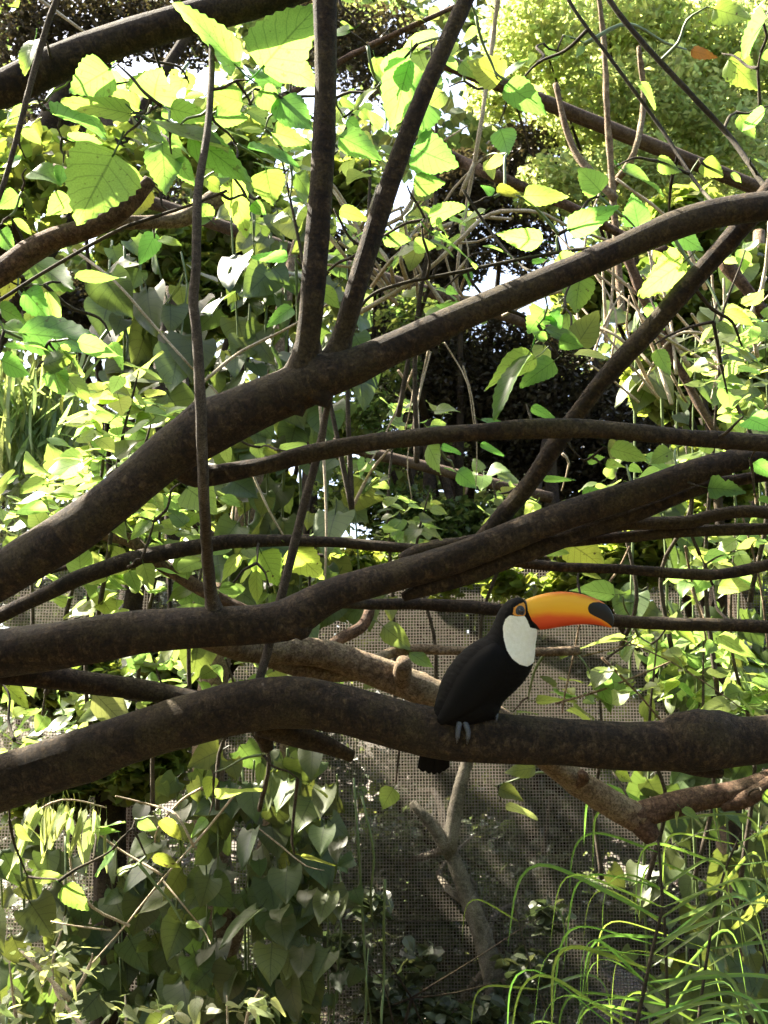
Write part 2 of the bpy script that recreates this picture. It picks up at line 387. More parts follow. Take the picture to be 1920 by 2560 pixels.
# ------------------------------------------------------------------ ground
def ground_mat():
    m = bpy.data.materials.new('leaf_litter_soil'); t, N, L = nodes(m)
    geo = N('ShaderNodeNewGeometry'); n = N('ShaderNodeTexNoise', i_Scale=9.0, i_Detail=8.0); v = N('ShaderNodeTexVoronoi', i_Scale=28.0)
    L(geo.outputs['Position'], n.inputs['Vector']); L(geo.outputs['Position'], v.inputs['Vector'])
    r = ramp(N, [(0.3, (0.03, 0.022, 0.014)), (0.55, (0.075, 0.055, 0.033)), (0.75, (0.10, 0.10, 0.045))]); L(n.outputs[0], r.inputs[0])
    mx = N('ShaderNodeMix', data_type='RGBA', blend_type='MULTIPLY'); mx.inputs[0].default_value = 0.5
    L(r.outputs[0], mx.inputs[6]); L(v.outputs['Color'], mx.inputs[7])
    b = N('ShaderNodeBsdfPrincipled', i_Roughness=0.9); L(mx.outputs[2], b.inputs['Base Color'])
    bp = N('ShaderNodeBump', i_Strength=0.8, i_Distance=0.03); L(v.outputs['Distance'], bp.inputs['Height']); L(bp.outputs[0], b.inputs['Normal'])
    o = N('ShaderNodeOutputMaterial'); L(b.outputs[0], o.inputs[0]); return m
gx = np.concatenate([[-400, -60], np.linspace(-12, 12, 33), [60, 400]])
gy = np.concatenate([[-400, -60], np.linspace(-6, 18, 33), [60, 400]])
GX, GY = np.meshgrid(gx, gy); GZ = 0.03 * np.sin(GX * 1.3) * np.cos(GY * 1.1) * (np.abs(GX) < 13) - 0.03
k = len(gx); ii = (np.arange(len(gy) - 1)[:, None] * k + np.arange(k - 1)[None]).ravel()
obj('ground', mesh_np('ground', np.stack([GX, GY, GZ], -1).reshape(-1, 3), [np.stack([ii, ii + 1, ii + k + 1, ii + k], -1)], ground_mat()), kind='structure', label='dark soil ground under leaf litter')

# ------------------------------------------------------------------ the near tree
tree = thing('mulberry_tree', 'spreading tree whose dark brown limbs and serrated bright leaves cross the whole aviary', 'tree')
TRX, TRY = -1.85, 2.45
SAMPLES = []       # (points, limb object) for hanging twigs on
def L_(pts, mat='bark', name='limb', start=None, seg=None, rough=0.06, parent=None, label=None, rs=1.0):
    """pts: (x, y, radius, depth) in overview-picture pixels"""
    pts = list(pts)
    if pts[-1][0] >= 1740:                       # limbs run on beyond the picture and taper off
        (xa, ya, _, _), (xb, yb, rb, db) = pts[-2], pts[-1]; sl_ = (yb - ya) / (xb - xa)
        pts += [(xb + 450, yb + sl_ * 380, rb * .75, db + .1), (xb + 900, yb + sl_ * 600 - 30, rb * .5, db + .25), (xb + 1300, yb + sl_ * 750 - 90, rb * .18, db + .35)]
    P = [dpt(x, y, d) for x, y, r, d in pts]; R = [r * DS * d / FPX * rs for x, y, r, d in pts]
    if start is not None: P = [np.array(start[:3])] + P; R = [start[3]] + R
    big = max(R)
    o, C = tube(name, P, R, M[mat], parent or tree, seg=seg or (20 if big > .025 else 12 if big > .01 else 8), step=max(.012, min(.03, big * .45)), rough=rough)
    if label: o['label'] = label
    if (parent or tree) is tree: SAMPLES.append((C[::3], o))
    return o

tube('trunk', [(TRX - .05, TRY + .05, -.1), (TRX, TRY, .5), (TRX + .03, TRY - .05, 1.3), (TRX, TRY - .08, 2.1), (TRX - .1, TRY + .1, 3.2), (TRX - .05, TRY + .3, 4.4), (TRX + .1, TRY + .5, 5.6)],
     [.24, .19, .165, .15, .12, .09, .05], M['bark'], tree, seg=24, rough=.06)
st = lambda z, r: (TRX, TRY - .06, z, r)
# forked limb
L_([(-250, 1400, 56, 2.1), (-150, 1335, 54, 2.05), (0, 1245, 52, 2.0), (150, 1150, 50, 2.0), (270, 1062, 50, 2.0), (370, 978, 53, 2.0), (450, 925, 57, 2.0), (540, 880, 54, 2.0), (620, 848, 52, 2.0), (690, 815, 50, 2.0),
    (770, 790, 38, 2.0), (860, 747, 33, 2.0), (1000, 682, 32, 2.0), (1150, 620, 31, 2.0), (1300, 555, 30, 2.0), (1450, 490, 30, 2.0), (1560, 458, 29, 2.0), (1659, 445, 31, 2.0), (1850, 420, 28, 2.0)], start=st(1.45, .08))
L_([(615, 880, 44, 2.0), (640, 830, 44, 2.0), (653, 790, 35, 1.99), (663, 740, 28, 1.98), (677, 620, 26, 1.96), (690, 450, 25, 1.95), (702, 250, 25, 1.94), (703, 100, 25, 1.93), (702, -80, 25, 1.92), (706, -400, 22, 1.92)])
L_([(670, 860, 42, 2.0), (696, 818, 40, 2.0), (718, 780, 31, 2.0), (738, 735, 24, 2.0), (768, 630, 23, 1.98), (810, 490, 22, 1.97), (860, 345, 21, 1.96), (915, 205, 19, 1.95), (970, 80, 18, 1.95), (1018, -30, 17, 1.95), (1120, -300, 14, 1.95)])
L_([(1800, 260, 24, 2.05), (1710, 360, 24, 2.05), (1645, 435, 23, 2.06), (1590, 503, 22, 2.08), (1500, 602, 22, 2.1), (1400, 716, 22, 2.13), (1300, 825, 20, 2.16), (1240, 905, 20, 2.2), (1195, 970, 20, 2.22), (1130, 1062, 20, 2.24), (1060, 1142, 18, 2.25), (1010, 1190, 14, 2.26)])
L_([(375, 985, 36, 2.02), (410, 1020, 28, 2.04), (450, 1027, 23, 2.06), (560, 1008, 20, 2.08), (650, 985, 20, 2.1), (760, 962, 19, 2.1), (900, 945, 19, 2.1), (1050, 932, 19, 2.1), (1200, 925, 21, 2.1), (1330, 930, 20, 2.1), (1480, 945, 19, 2.1), (1659, 957, 18, 2.1), (1850, 965, 18, 2.1)])
# middle limb
L_([(-250, 1455, 54, 2.25), (-150, 1440, 53, 2.22), (0, 1412, 52, 2.2), (150, 1388, 50, 2.2), (300, 1368, 46, 2.2), (450, 1354, 43, 2.2), (580, 1346, 43, 2.2), (635, 1332, 46, 2.2), (685, 1302, 40, 2.2), (740, 1276, 36, 2.2), (850, 1246, 34, 2.2), (950, 1216, 34, 2.2), (1050, 1180, 33, 2.2),
    (1200, 1122, 32, 2.2), (1300, 1086, 31, 2.2), (1400, 1056, 29, 2.2), (1500, 1020, 27, 2.2), (1600, 993, 24, 2.2), (1659, 985, 22, 2.2), (1850, 958, 20, 2.2)], start=st(1.72, .08))
L_([(600, 1345, 34, 2.19), (645, 1358, 22, 2.18), (662, 1372, 17, 2.18)], name='stub')
L_([(870, 1290, 10, 2.22), (930, 1266, 20, 2.225), (1000, 1246, 21, 2.23), (1100, 1206, 22, 2.23), (1250, 1152, 20, 2.24), (1400, 1098, 18, 2.24), (1520, 1052, 15, 2.24), (1600, 1036, 13, 2.24), (1760, 1012, 13, 2.24)])
L_([(1150, 1185, 10, 2.25), (1250, 1152, 15, 2.27), (1350, 1133, 14, 2.28), (1480, 1128, 15, 2.28), (1550, 1112, 14, 2.28), (1620, 1105, 14, 2.28), (1760, 1116, 14, 2.28)])
L_([(1180, 1180, 9, 2.27), (1270, 1166, 12, 2.3), (1350, 1160, 13, 2.3), (1450, 1150, 13, 2.3), (1560, 1145, 13, 2.3), (1760, 1140, 13, 2.3)])
L_([(1040, 1215, 10, 2.28), (1100, 1213, 11, 2.32), (1200, 1224, 11, 2.33), (1350, 1230, 11, 2.33), (1480, 1240, 12, 2.33), (1560, 1240, 12, 2.33), (1659, 1220, 13, 2.33), (1780, 1190, 12, 2.33)])
L_([(700, 1300, 12, 2.26), (800, 1305, 12, 2.42), (900, 1305, 13, 2.45), (1000, 1310, 14, 2.45), (1090, 1318, 14, 2.45), (1200, 1328, 14, 2.45), (1320, 1340, 14, 2.45), (1450, 1348, 14, 2.45), (1560, 1350, 14, 2.45), (1780, 1358, 14, 2.45)])
L_([(868, 1212, 16, 2.3), (905, 1192, 17, 2.3), (960, 1178, 12, 2.28), (1040, 1160, 10, 2.26), (1120, 1145, 9, 2.24)])
L_([(-300, 1480, 18, 2.6), (-60, 1355, 17, 2.6), (0, 1330, 16, 2.6), (100, 1282, 17, 2.6), (200, 1237, 18, 2.6), (300, 1206, 18, 2.6), (400, 1186, 17, 2.6), (480, 1172, 16, 2.6), (560, 1168, 14, 2.6), (700, 1170, 12, 2.6), (850, 1182, 11, 2.6), (960, 1188, 9, 2.6), (1100, 1200, 8, 2.6)], start=st(1.62, .03), mat='bark')
L_([(150, 1110, 10, 2.9), (220, 1152, 13, 2.9), (280, 1168, 15, 2.88), (330, 1206, 15, 2.86), (400, 1252, 15, 2.85), (470, 1292, 14, 2.82), (560, 1335, 13, 2.8), (640, 1390, 12, 2.76), (720, 1415, 12, 2.74)], mat='bark_red')
# upright and hanging shoots
SH = L_([(470, 1360, 30, 2.2), (464, 1322, 22, 2.195), (457, 1290, 15, 2.18), (449, 1220, 13, 2.1), (442, 1100, 12, 1.93), (436, 960, 12, 1.86), (432, 840, 12, 1.85), (425, 720, 11, 1.85), (418, 650, 11, 1.85), (424, 560, 10, 1.85), (425, 470, 10, 1.86), (432, 380, 9, 1.88), (446, 300, 8, 1.9), (456, 180, 7, 1.95), (458, 60, 6, 2.0)], mat='bark_grey', name='shoot')
L_([(545, 1530, 11, 2.3), (560, 1470, 10, 2.34), (582, 1390, 10, 2.36), (620, 1240, 10, 2.35), (652, 1110, 10, 2.34), (690, 965, 9, 2.32), (706, 885, 7, 2.3), (722, 830, 6, 2.2)], mat='bark_grey', name='shoot')
L_([(180, -160, 7, 1.75), (130, -20, 7, 1.75), (100, 60, 7, 1.75), (60, 205, 7, 1.75), (30, 320, 6, 1.75), (0, 420, 6, 1.75), (-60, 560, 6, 1.75)], mat='bark_grey', name='shoot')
L_([(-60, 680, 5, 2.0), (0, 648, 4, 2.0), (100, 585, 4, 2.0), (250, 500, 4, 2.0), (330, 470, 4, 2.0), (420, 440, 3, 2.0), (490, 412, 3, 2.0)], mat='twig', name='twig')
L_([(760, 690, 4, 2.15), (800, 640, 4, 2.15), (870, 612, 4, 2.15), (980, 590, 4, 2.15), (1100, 565, 4, 2.15), (1240, 540, 4, 2.12), (1345, 532, 4, 2.05)], mat='twig', name='twig')
L_([(1280, -60, 7, 2.2), (1330, 20, 6, 2.2), (1400, 105, 6, 2.2), (1500, 212, 6, 2.2), (1580, 300, 6, 2.2), (1650, 400, 6, 2.1), (1690, 440, 6, 2.02)], mat='twig', name='twig')
L_([(1200, -60, 4, 2.4), (1240, 20, 4, 2.4), (1330, 142, 4, 2.4), (1430, 280, 4, 2.4), (1500, 390, 4, 2.3), (1570, 470, 4, 2.05)], mat='twig', name='twig')
L_([(1010, 430, 4, 2.3), (1000, 410, 3, 2.3), (1060, 500, 3, 2.3), (1120, 570, 3, 2.2), (1180, 600, 3, 2.05)][1:], mat='twig', name='twig')
# perch limb
perch = L_([(-250, 1775, 68, 2.35), (-150, 1740, 64, 2.32), (0, 1692, 59, 2.3), (150, 1642, 57, 2.3), (300, 1592, 55, 2.3), (450, 1545, 55, 2.3), (560, 1520, 55, 2.3), (650, 1518, 56, 2.3), (750, 1536, 54, 2.3), (850, 1562, 53, 2.3), (950, 1583, 53, 2.3), (1050, 1592, 53, 2.3),
    (1200, 1602, 51, 2.3), (1350, 1609, 51, 2.3), (1430, 1608, 53, 2.3), (1468, 1602, 62, 2.295), (1510, 1598, 66, 2.28), (1550, 1602, 60, 2.29), (1600, 1604, 53, 2.3), (1700, 1592, 50, 2.3), (1850, 1570, 48, 2.3)], start=st(1.2, .1), seg=28, label='thick grey-brown limb with a swollen knot that the toucan stands on')
L_([(640, 1500, 30, 2.29), (672, 1492, 24, 2.28), (700, 1490, 12, 2.28)], name='stub')
L_([(560, 1560, 28, 2.34), (640, 1590, 24, 2.36), (700, 1608, 19, 2.37), (762, 1634, 13, 2.38)], name='stub')
L_([(555, 1555, 22, 2.36), (572, 1600, 18, 2.38), (578, 1622, 14, 2.38)], name='stub')
L_([(1440, 1625, 34, 2.3), (1500, 1655, 22, 2.3), (1560, 1672, 10, 2.3)], name='stub')
L_([(-200, 1440, 30, 2.26), (0, 1446, 30, 2.28), (100, 1462, 26, 2.32), (200, 1476, 24, 2.34), (300, 1490, 23, 2.36), (400, 1508, 22, 2.37), (490, 1530, 22, 2.36), (570, 1545, 20, 2.34)])
# sunlit limbs behind
Q = L_([(440, 1372, 30, 2.3), (520, 1396, 31, 2.45), (600, 1402, 32, 2.52), (700, 1412, 33, 2.56), (780, 1437, 33, 2.58), (860, 1467, 34, 2.6), (920, 1492, 33, 2.6), (980, 1512, 30, 2.6), (1060, 1545, 27, 2.6), (1150, 1610, 27, 2.65), (1200, 1655, 27, 2.7), (1260, 1697, 28, 2.72), (1330, 1742, 30, 2.74), (1380, 1768, 33, 2.75)], mat='bark_tan', label='sunlit tan limb passing behind the toucan')
L_([(868, 1470, 22, 2.58), (870, 1444, 20, 2.54), (872, 1430, 17, 2.52)], mat='bark_tan', name='stub')
L_([(540, 1405, 20, 2.5), (620, 1432, 22, 2.55), (700, 1452, 22, 2.6), (770, 1452, 20, 2.6)], mat='bark_tan')
L_([(700, 1412, 14, 2.62), (735, 1380, 13, 2.66), (780, 1355, 13, 2.7), (797, 1325, 12, 2.72), (800, 1300, 10, 2.74)], mat='bark_red')
L_([(790, 1440, 12, 2.62), (840, 1412, 12, 2.7), (900, 1402, 11, 2.72), (990, 1406, 10, 2.75), (1100, 1408, 9, 2.78), (1180, 1408, 10, 2.8), (1250, 1405, 10, 2.82)], mat='bark_tan')
L_([(1370, 1755, 34, 2.75), (1395, 1790, 26, 2.74), (1412, 1812, 19, 2.73)], mat='bark_red', name='stub')
L_([(1355, 1768, 28, 2.75), (1410, 1752, 28, 2.75), (1500, 1727, 26, 2.75), (1600, 1708, 25, 2.75), (1700, 1672, 24, 2.75), (1850, 1630, 22, 2.75)], mat='bark_red')
L_([(1560, 1745, 10, 2.73), (1600, 1730, 17, 2.72), (1659, 1698, 18, 2.72), (1760, 1640, 16, 2.72)], mat='bark_red')
L_([(1247, 1694, 14, 2.70), (1262, 1680, 12, 2.67), (1254, 1668, 8, 2.66)], mat='bark_red', name='stub')
# upper left
L_([(-200, 270, 40, 2.1), (0, 196, 39, 2.1), (100, 150, 38, 2.1), (250, 88, 36, 2.1), (400, 42, 35, 2.1), (540, 8, 34, 2.1), (700, -50, 32, 2.1), (1000, -200, 26, 2.1)], start=st(2.35, .07))
L_([(-250, 760, 32, 2.2), (-60, 625, 30, 2.2), (0, 592, 28, 2.2), (60, 547, 28, 2.2), (120, 515, 24, 2.2), (200, 490, 22, 2.2), (270, 447, 22, 2.2), (325, 390, 14, 2.2)], start=st(1.9, .05), mat='bark_red')
L_([(500, 410, 8, 2.35), (470, 425, 20, 2.35), (400, 470, 18, 2.33), (330, 480, 15, 2.3), (230, 480, 14, 2.25)], mat='bark_tan')

# hand-placed leaves: region, base x,y, tip x,y, width ratio, kind, depth
o_, l_, y_, s_ = 'ovate', 'lobed', 'yellow', 'shrub'
NEAR = [
 (1,1020,285,785,5,.5,o_,1.95),(1,1135,290,1370,20,.72,o_,2.1),(1,150,175,95,315,.6,o_,2.0),(1,470,300,300,405,.75,o_,2.0),(1,665,430,690,300,1.2,o_,2.1),
 (1,560,490,265,430,.42,o_,2.0),(1,600,470,460,380,.5,o_,2.15),(1,235,490,475,580,.6,o_,2.1),(1,300,600,450,610,.5,o_,2.15),(1,490,670,330,965,.8,o_,2.0),
 (1,140,740,265,790,.7,o_,2.15),(1,300,850,200,930,.8,o_,2.2),(1,75,840,-10,900,.7,o_,2.2),(1,60,950,140,1010,.6,o_,2.2),(1,0,1000,60,1090,.7,o_,2.25),
 (1,100,560,185,620,.6,o_,2.2),(1,1045,440,895,390,.6,o_,2.05),(1,930,500,1075,510,.5,o_,2.1),(1,1120,400,1215,470,.8,o_,2.1),(1,1210,430,1350,570,.6,o_,2.1),
 (1,740,470,930,520,.5,o_,2.0),(1,640,520,990,640,.4,o_,1.95),(1,830,590,1090,790,.36,o_,1.95),(1,700,620,720,845,.6,o_,2.05),(1,760,690,845,805,.55,o_,2.05),
 (1,1075,640,1300,700,.85,o_,2.0),(1,1150,740,1180,890,.95,o_,2.05),(1,1000,780,1065,1030,.42,y_,2.1),(1,1090,880,1150,930,.7,o_,2.1),(1,1180,570,1335,620,.5,o_,2.15),
 (1,1470,590,1659,690,.4,o_,2.1),(1,1490,650,1640,695,.3,o_,2.15),(1,1470,430,1540,470,.5,o_,2.2),(1,1470,910,1600,950,.35,o_,2.2),(1,1240,1110,1085,1110,.35,o_,2.3),
 (1,130,1120,330,1270,.55,o_,2.3),(1,110,1260,215,1380,.65,o_,2.2),(1,0,1330,130,1400,.5,o_,2.2),(1,100,1440,480,1490,.4,o_,2.0),(1,20,1400,130,1475,.6,o_,2.1),
 (1,330,1200,545,1195,.25,o_,2.3),(1,1260,1330,1150,1410,.45,o_,2.4),(1,560,215,480,275,.45,o_,2.3),(1,290,340,200,400,.7,o_,2.25),(1,750,430,810,460,.8,o_,2.2),
 (1,700,480,760,510,.7,o_,2.2),(1,640,560,830,660,.6,o_,2.1),(1,270,720,255,800,.7,o_,2.15),(1,1280,750,1340,850,.6,o_,2.2),(1,1260,860,1310,870,.8,o_,2.2),
 (1,1380,1250,1480,1330,.5,o_,2.3),(1,1500,520,1570,580,.5,o_,2.25),(1,1560,480,1600,520,.7,o_,2.25),(1,1620,250,1659,370,.5,o_,2.3),(1,1470,0,1560,10,.6,o_,2.2),(1,1470,100,1530,125,.4,o_,2.25),
 (1,430,640,500,700,.5,o_,2.2),(1,90,690,0,720,.5,o_,2.3),
 (2,15,330,110,205,.7,o_,2.05),(2,110,265,30,565,.62,o_,2.02),(2,190,450,150,590,.7,o_,2.1),(2,130,640,320,720,.8,o_,2.08),(2,130,800,265,790,.65,o_,2.1),
 (2,200,940,345,885,.6,o_,2.15),(2,160,900,290,1010,.45,y_,2.2),(2,210,1010,415,1140,.32,o_,2.1),(2,0,1030,120,1035,.5,o_,2.2),(2,130,1060,225,1065,.6,o_,2.25),
 (2,515,1090,430,1055,.5,o_,2.2),(2,680,1040,480,1010,.4,o_,2.15),(2,640,1130,720,1125,.35,o_,2.25),(2,740,1125,865,1150,.75,o_,2.08),(2,610,845,795,850,.42,o_,2.1),
 (2,935,825,840,725,.85,o_,2.15),(2,510,330,360,265,.8,y_,2.3),(2,530,370,705,490,.5,o_,2.25),(2,800,990,1015,890,.42,o_,2.12),(2,1100,975,1070,835,.75,o_,2.2),
 (2,1040,740,1220,830,.42,o_,2.25),(2,1180,700,1285,745,.6,o_,2.3),(2,1110,360,1180,465,.55,o_,2.4),(2,1295,1130,1085,1275,.65,y_,2.12),(2,1645,80,1525,255,.65,o_,2.1),
 (2,1430,40,1585,90,.65,y_,2.15),(2,1600,690,1680,730,.8,o_,2.1),(2,1540,500,1605,600,.55,o_,2.3),(2,1645,480,1535,565,.5,o_,2.25),(2,1490,260,1625,390,.6,y_,2.3),
 (2,1380,700,1465,765,.7,y_,2.3),(2,1500,750,1545,790,.6,o_,2.3),(2,690,1345,620,1440,.9,l_,2.12),(2,720,1350,765,1420,.8,l_,2.12),(2,700,1420,860,1490,.45,o_,2.12),
 (2,380,1350,225,1320,.4,o_,2.3),(2,270,1250,320,1270,.6,o_,2.3),(2,1440,1400,1515,1445,.7,o_,2.5),(2,1480,1350,1595,1400,.5,y_,2.5),(2,1330,220,1440,250,.4,'dry',2.9),
 (2,1640,230,1690,260,.6,o_,2.2),(2,600,370,700,390,.3,s_,2.5),(2,700,200,750,260,.5,s_,2.6),(2,650,230,620,290,.5,s_,2.6),(2,780,160,815,190,.5,s_,2.6),
 (2,860,200,830,250,.45,s_,2.6),(2,760,240,700,250,.4,s_,2.6),(2,560,1060,590,1000,.5,o_,2.2),(2,350,1170,375,1250,.4,o_,2.3),(2,470,840,420,800,.5,o_,2.3),(2,490,810,600,850,.35,y_,2.3),
 (3,340,10,530,70,.45,o_,1.95),(3,190,110,335,60,.6,o_,1.95),(3,10,90,135,150,.7,o_,2.0),(3,230,130,275,240,.8,o_,1.95),(3,280,150,390,265,.65,o_,1.97),(3,260,30,375,150,.6,o_,1.95),
 (3,230,60,90,0,.5,o_,1.98),(3,150,30,20,20,.4,o_,2.05),
 (3,650,780,560,860,.5,s_,2.5),(3,610,765,745,745,.35,s_,2.5),(3,810,640,935,745,.85,s_,2.45),(3,1130,920,1200,1060,.85,y_,2.6),(3,1260,900,1400,1040,.65,y_,2.6),
 (3,1030,930,955,1045,.45,s_,2.6),(3,620,970,655,1085,.6,s_,2.5),(3,560,1000,600,1090,.7,s_,2.55),(3,790,940,810,1035,.9,s_,2.7),(3,950,1075,1055,1085,.6,s_,2.5),(3,1110,1000,1110,1165,.25,s_,2.5),
 (3,1155,1095,1095,1165,.4,s_,2.5),(3,760,1170,885,1145,.3,s_,2.4),(3,1110,450,1130,520,.9,s_,2.4),(3,970,460,990,540,.6,s_,2.4),(3,1210,470,1325,445,.35,s_,2.35),(3,1140,470,1210,500,.6,y_,2.4),
 (4,650,80,425,205,.42,o_,2.12),(4,620,70,458,330,.42,o_,2.1),(4,730,95,585,200,.6,o_,2.14),(4,640,290,750,350,.32,o_,2.15),(4,420,345,535,370,.28,o_,2.2),(4,190,455,250,580,.85,y_,2.14),
 (4,250,460,335,490,.5,o_,2.2),(4,320,570,405,640,.7,o_,2.3),(4,420,450,520,500,.3,o_,2.2),(4,510,660,570,640,.7,y_,2.35),(4,860,690,975,660,.6,o_,2.25),(4,880,520,955,505,.6,o_,2.2),
 (4,960,540,1045,545,.45,o_,2.2),(4,985,470,1145,515,.42,o_,2.16),(4,1060,545,1115,570,.6,o_,2.25),(4,1240,480,1145,530,.6,y_,2.25),(4,690,600,830,605,.2,o_,2.3),(4,1575,340,1680,380,1.0,o_,1.98),
 (4,1500,230,1575,220,.7,s_,2.6),(4,1490,75,1560,90,.6,s_,2.6),(4,1410,640,1570,655,.55,l_,2.15),(4,1620,685,1690,705,.7,o_,2.15),(4,800,880,955,985,.7,y_,2.5),(4,690,900,800,920,.5,s_,2.5),
 (4,860,1000,940,1030,.4,s_,2.5),(4,990,1100,800,1070,.4,s_,2.7),(4,1450,1060,1580,1065,.7,s_,2.6),(4,1390,930,1505,940,.5,s_,2.6),(4,1480,940,1525,990,.5,s_,2.6),(4,0,1240,125,1340,.6,s_,2.7),
 (4,110,1350,215,1415,.5,s_,2.7),(4,1035,1290,755,1345,.34,s_,2.85),(4,1265,1250,1370,1335,.4,y_,2.8),(4,1200,1350,1305,1400,.5,y_,2.8),(4,1450,1280,1610,1375,.4,s_,2.8),(4,910,1450,995,1500,.8,s_,2.8),
 (4,830,55,965,72,.3,'pale',2.4),(4,1310,590,1200,600,.3,s_,2.5),(4,760,0,860,30,.6,o_,2.1),(4,700,0,640,-40,.6,o_,2.1),(4,190,390,300,385,.35,o_,2.2),(4,1600,530,1680,590,.7,o_,2.12),
 (5,160,275,60,310,.6,s_,2.4),(5,90,340,280,335,.7,s_,2.4),(5,0,360,80,380,.6,s_,2.45),(5,100,270,270,300,.35,s_,2.4),(5,20,20,130,120,.5,y_,2.5),(5,410,60,570,215,.65,'pale',2.6),(5,560,90,330,170,.5,'pale',2.65),
 (5,710,110,865,150,.5,s_,2.6),(5,275,895,385,1000,.6,o_,2.5),(5,490,740,410,850,.65,o_,2.55),(5,890,600,825,680,.5,s_,2.6),(5,920,420,890,515,.6,y_,2.6),(5,1130,360,1112,475,.35,s_,2.6),(5,930,500,1135,470,.35,s_,2.65),
 (5,510,840,580,790,.6,y_,2.6),(5,805,1055,875,1065,.5,s_,2.6),(5,1305,760,1455,800,.15,y_,2.7),(5,150,850,290,850,.4,s_,2.55),(5,690,610,800,690,.35,y_,2.6),(5,660,770,790,805,.3,y_,2.6),(5,600,610,680,650,.5,s_,2.6),
 (5,440,640,540,610,.4,s_,2.6),(5,430,660,520,650,.3,s_,2.6),(5,110,620,190,700,.6,s_,2.5),(5,60,640,150,700,.5,s_,2.5),(5,1310,440,1420,500,.3,s_,2.6),
 (6,650,380,520,400,.5,s_,2.9),(6,500,470,605,520,.5,s_,3.0),(6,530,540,665,595,.3,'pale',3.0),(6,40,470,-10,560,.8,s_,2.6),(6,780,450,905,540,.6,s_,3.0),(6,915,-10,985,135,.45,s_,2.9),(6,660,90,835,90,.32,s_,2.9),
 (6,575,140,665,140,.35,s_,2.9),(6,1640,490,1690,540,.7,y_,2.6),(6,1270,570,1260,640,.6,s_,2.7),(6,1000,400,1080,440,.5,y_,2.9),(6,1290,560,1380,620,.3,s_,2.7),
]
LEAFBASE = []
for _ in range(45):
    bx_, by_ = [(rng.uniform(20, 640), rng.uniform(120, 520)), (rng.uniform(740, 1100), rng.uniform(60, 480)), (rng.uniform(1150, 1640), rng.uniform(330, 760)), (rng.uniform(20, 260), rng.uniform(560, 900))][int(rng.choice(4, p=[.45, .2, .2, .15]))]
    an_ = rng.uniform(-2.6, -.5) if rng.random() < .75 else rng.uniform(-.5, 3.6); l_n = rng.uniform(80, 170)
    NEAR.append((1, bx_ * DS / CS, by_ * DS / CS, (bx_ * DS / CS + math.cos(an_) * l_n), (by_ * DS / CS - math.sin(an_) * l_n), rng.uniform(.4, .75), ['ovate', 'ovate', 'shrub', 'yellow'][rng.integers(4)], rng.uniform(2.15, 2.6)))
for (k, bx, by, tx, ty, ra, kd, d) in NEAR:
    tilt = rng.uniform(-0.18, 0.18)
    B = rpt(k, bx, by, d); 
    ln = math.hypot(tx - bx, ty - by) * CS / FPX * d
    T = rpt(k, tx, ty, d + tilt * ln * 2)
    o = put_leaf(kd, B, T, tree, ratio=ra * rng.uniform(1.08, 1.25), roll=rng.uniform(-.35, .35), normal=(FWD * .6 + np.array([-.1, 0, .55]) if rng.random() < .65 else -FWD * .8 + np.array([0, 0, .6])) + rng.normal(size=3) * .2)
    LEAFBASE.append((B - (T - B) * 0.22, T - B))

# twigs carry the leaves: each grows from the closest limb or twig
allp = np.vstack([c for c, _ in SAMPLES])
nodesP = allp.copy()
todo = [b for b, _ in LEAFBASE]
order = sorted(range(len(todo)), key=lambda i: np.min(np.linalg.norm(nodesP - todo[i], axis=1)))
ntw = 0
for i in order:
    b = todo[i]; dd = np.linalg.norm(nodesP - b, axis=1); j = int(dd.argmin()); a = nodesP[j]; ln = dd[j]
    if ln < 0.03: continue
    s1 = a + (b - a) * .35 + rng.normal(size=3) * ln * .05; s2 = a + (b - a) * .7 + rng.normal(size=3) * ln * .045 + np.array([0, 0, ln * .04])
    r0 = 0.0018 + 0.0022 * min(1, ln / .3)
    o, C = tube('twig', [a, s1, s2, b], [r0 * 1.5, r0 * 1.2, r0, r0 * .6], M['twig'] if rng.random() < .45 else M['bark_grey'] if rng.random() < .6 else M['green_stem'], tree, seg=6, step=max(.012, ln / 14), rough=.1)
    nodesP = np.vstack([nodesP, C[::2]]); ntw += 1

# crown above the picture, clumps placed to shade perch and toucan: same leaves, too many to count
cc = []
for c, r, n in [((-3.55 + .36 * q_, 3.21 + .04 * math.sin(q_ * 2.3), 5.25), .29, 130) for q_ in range(7)] + [((-1.0, 3.1, 5.3), .35, 70), ((-.4, 3.2, 5.3), .4, 60), ((.9, 2.6, 5.0), .6, 60), ((-1.2, 2.0, 5.0), .5, 40), ((-3.2, 2.2, 5.0), .5, 50)]:
    cc.append(blob(np.array(c), r, n, .5))
leaf_cloud('crown', np.vstack(cc), 0.12, M['leaf'], tree, 'round', up=.8)
for p in [(-1.85, 3.5, 5.3), (-.7, 3.5, 5.3), (.9, 2.6, 5.0), (-3.2, 2.2, 5.0), (-3.5, 3.4, 5.2), (-2.6, 3.45, 5.3)]:
    p = np.array(p); b = np.array([TRX - .05, TRY + .3, 4.2]); tube('limb', [b, (b + p) / 2 + [0, 0, .1], p], [.05, .035, .012], M['bark'], tree, seg=10)

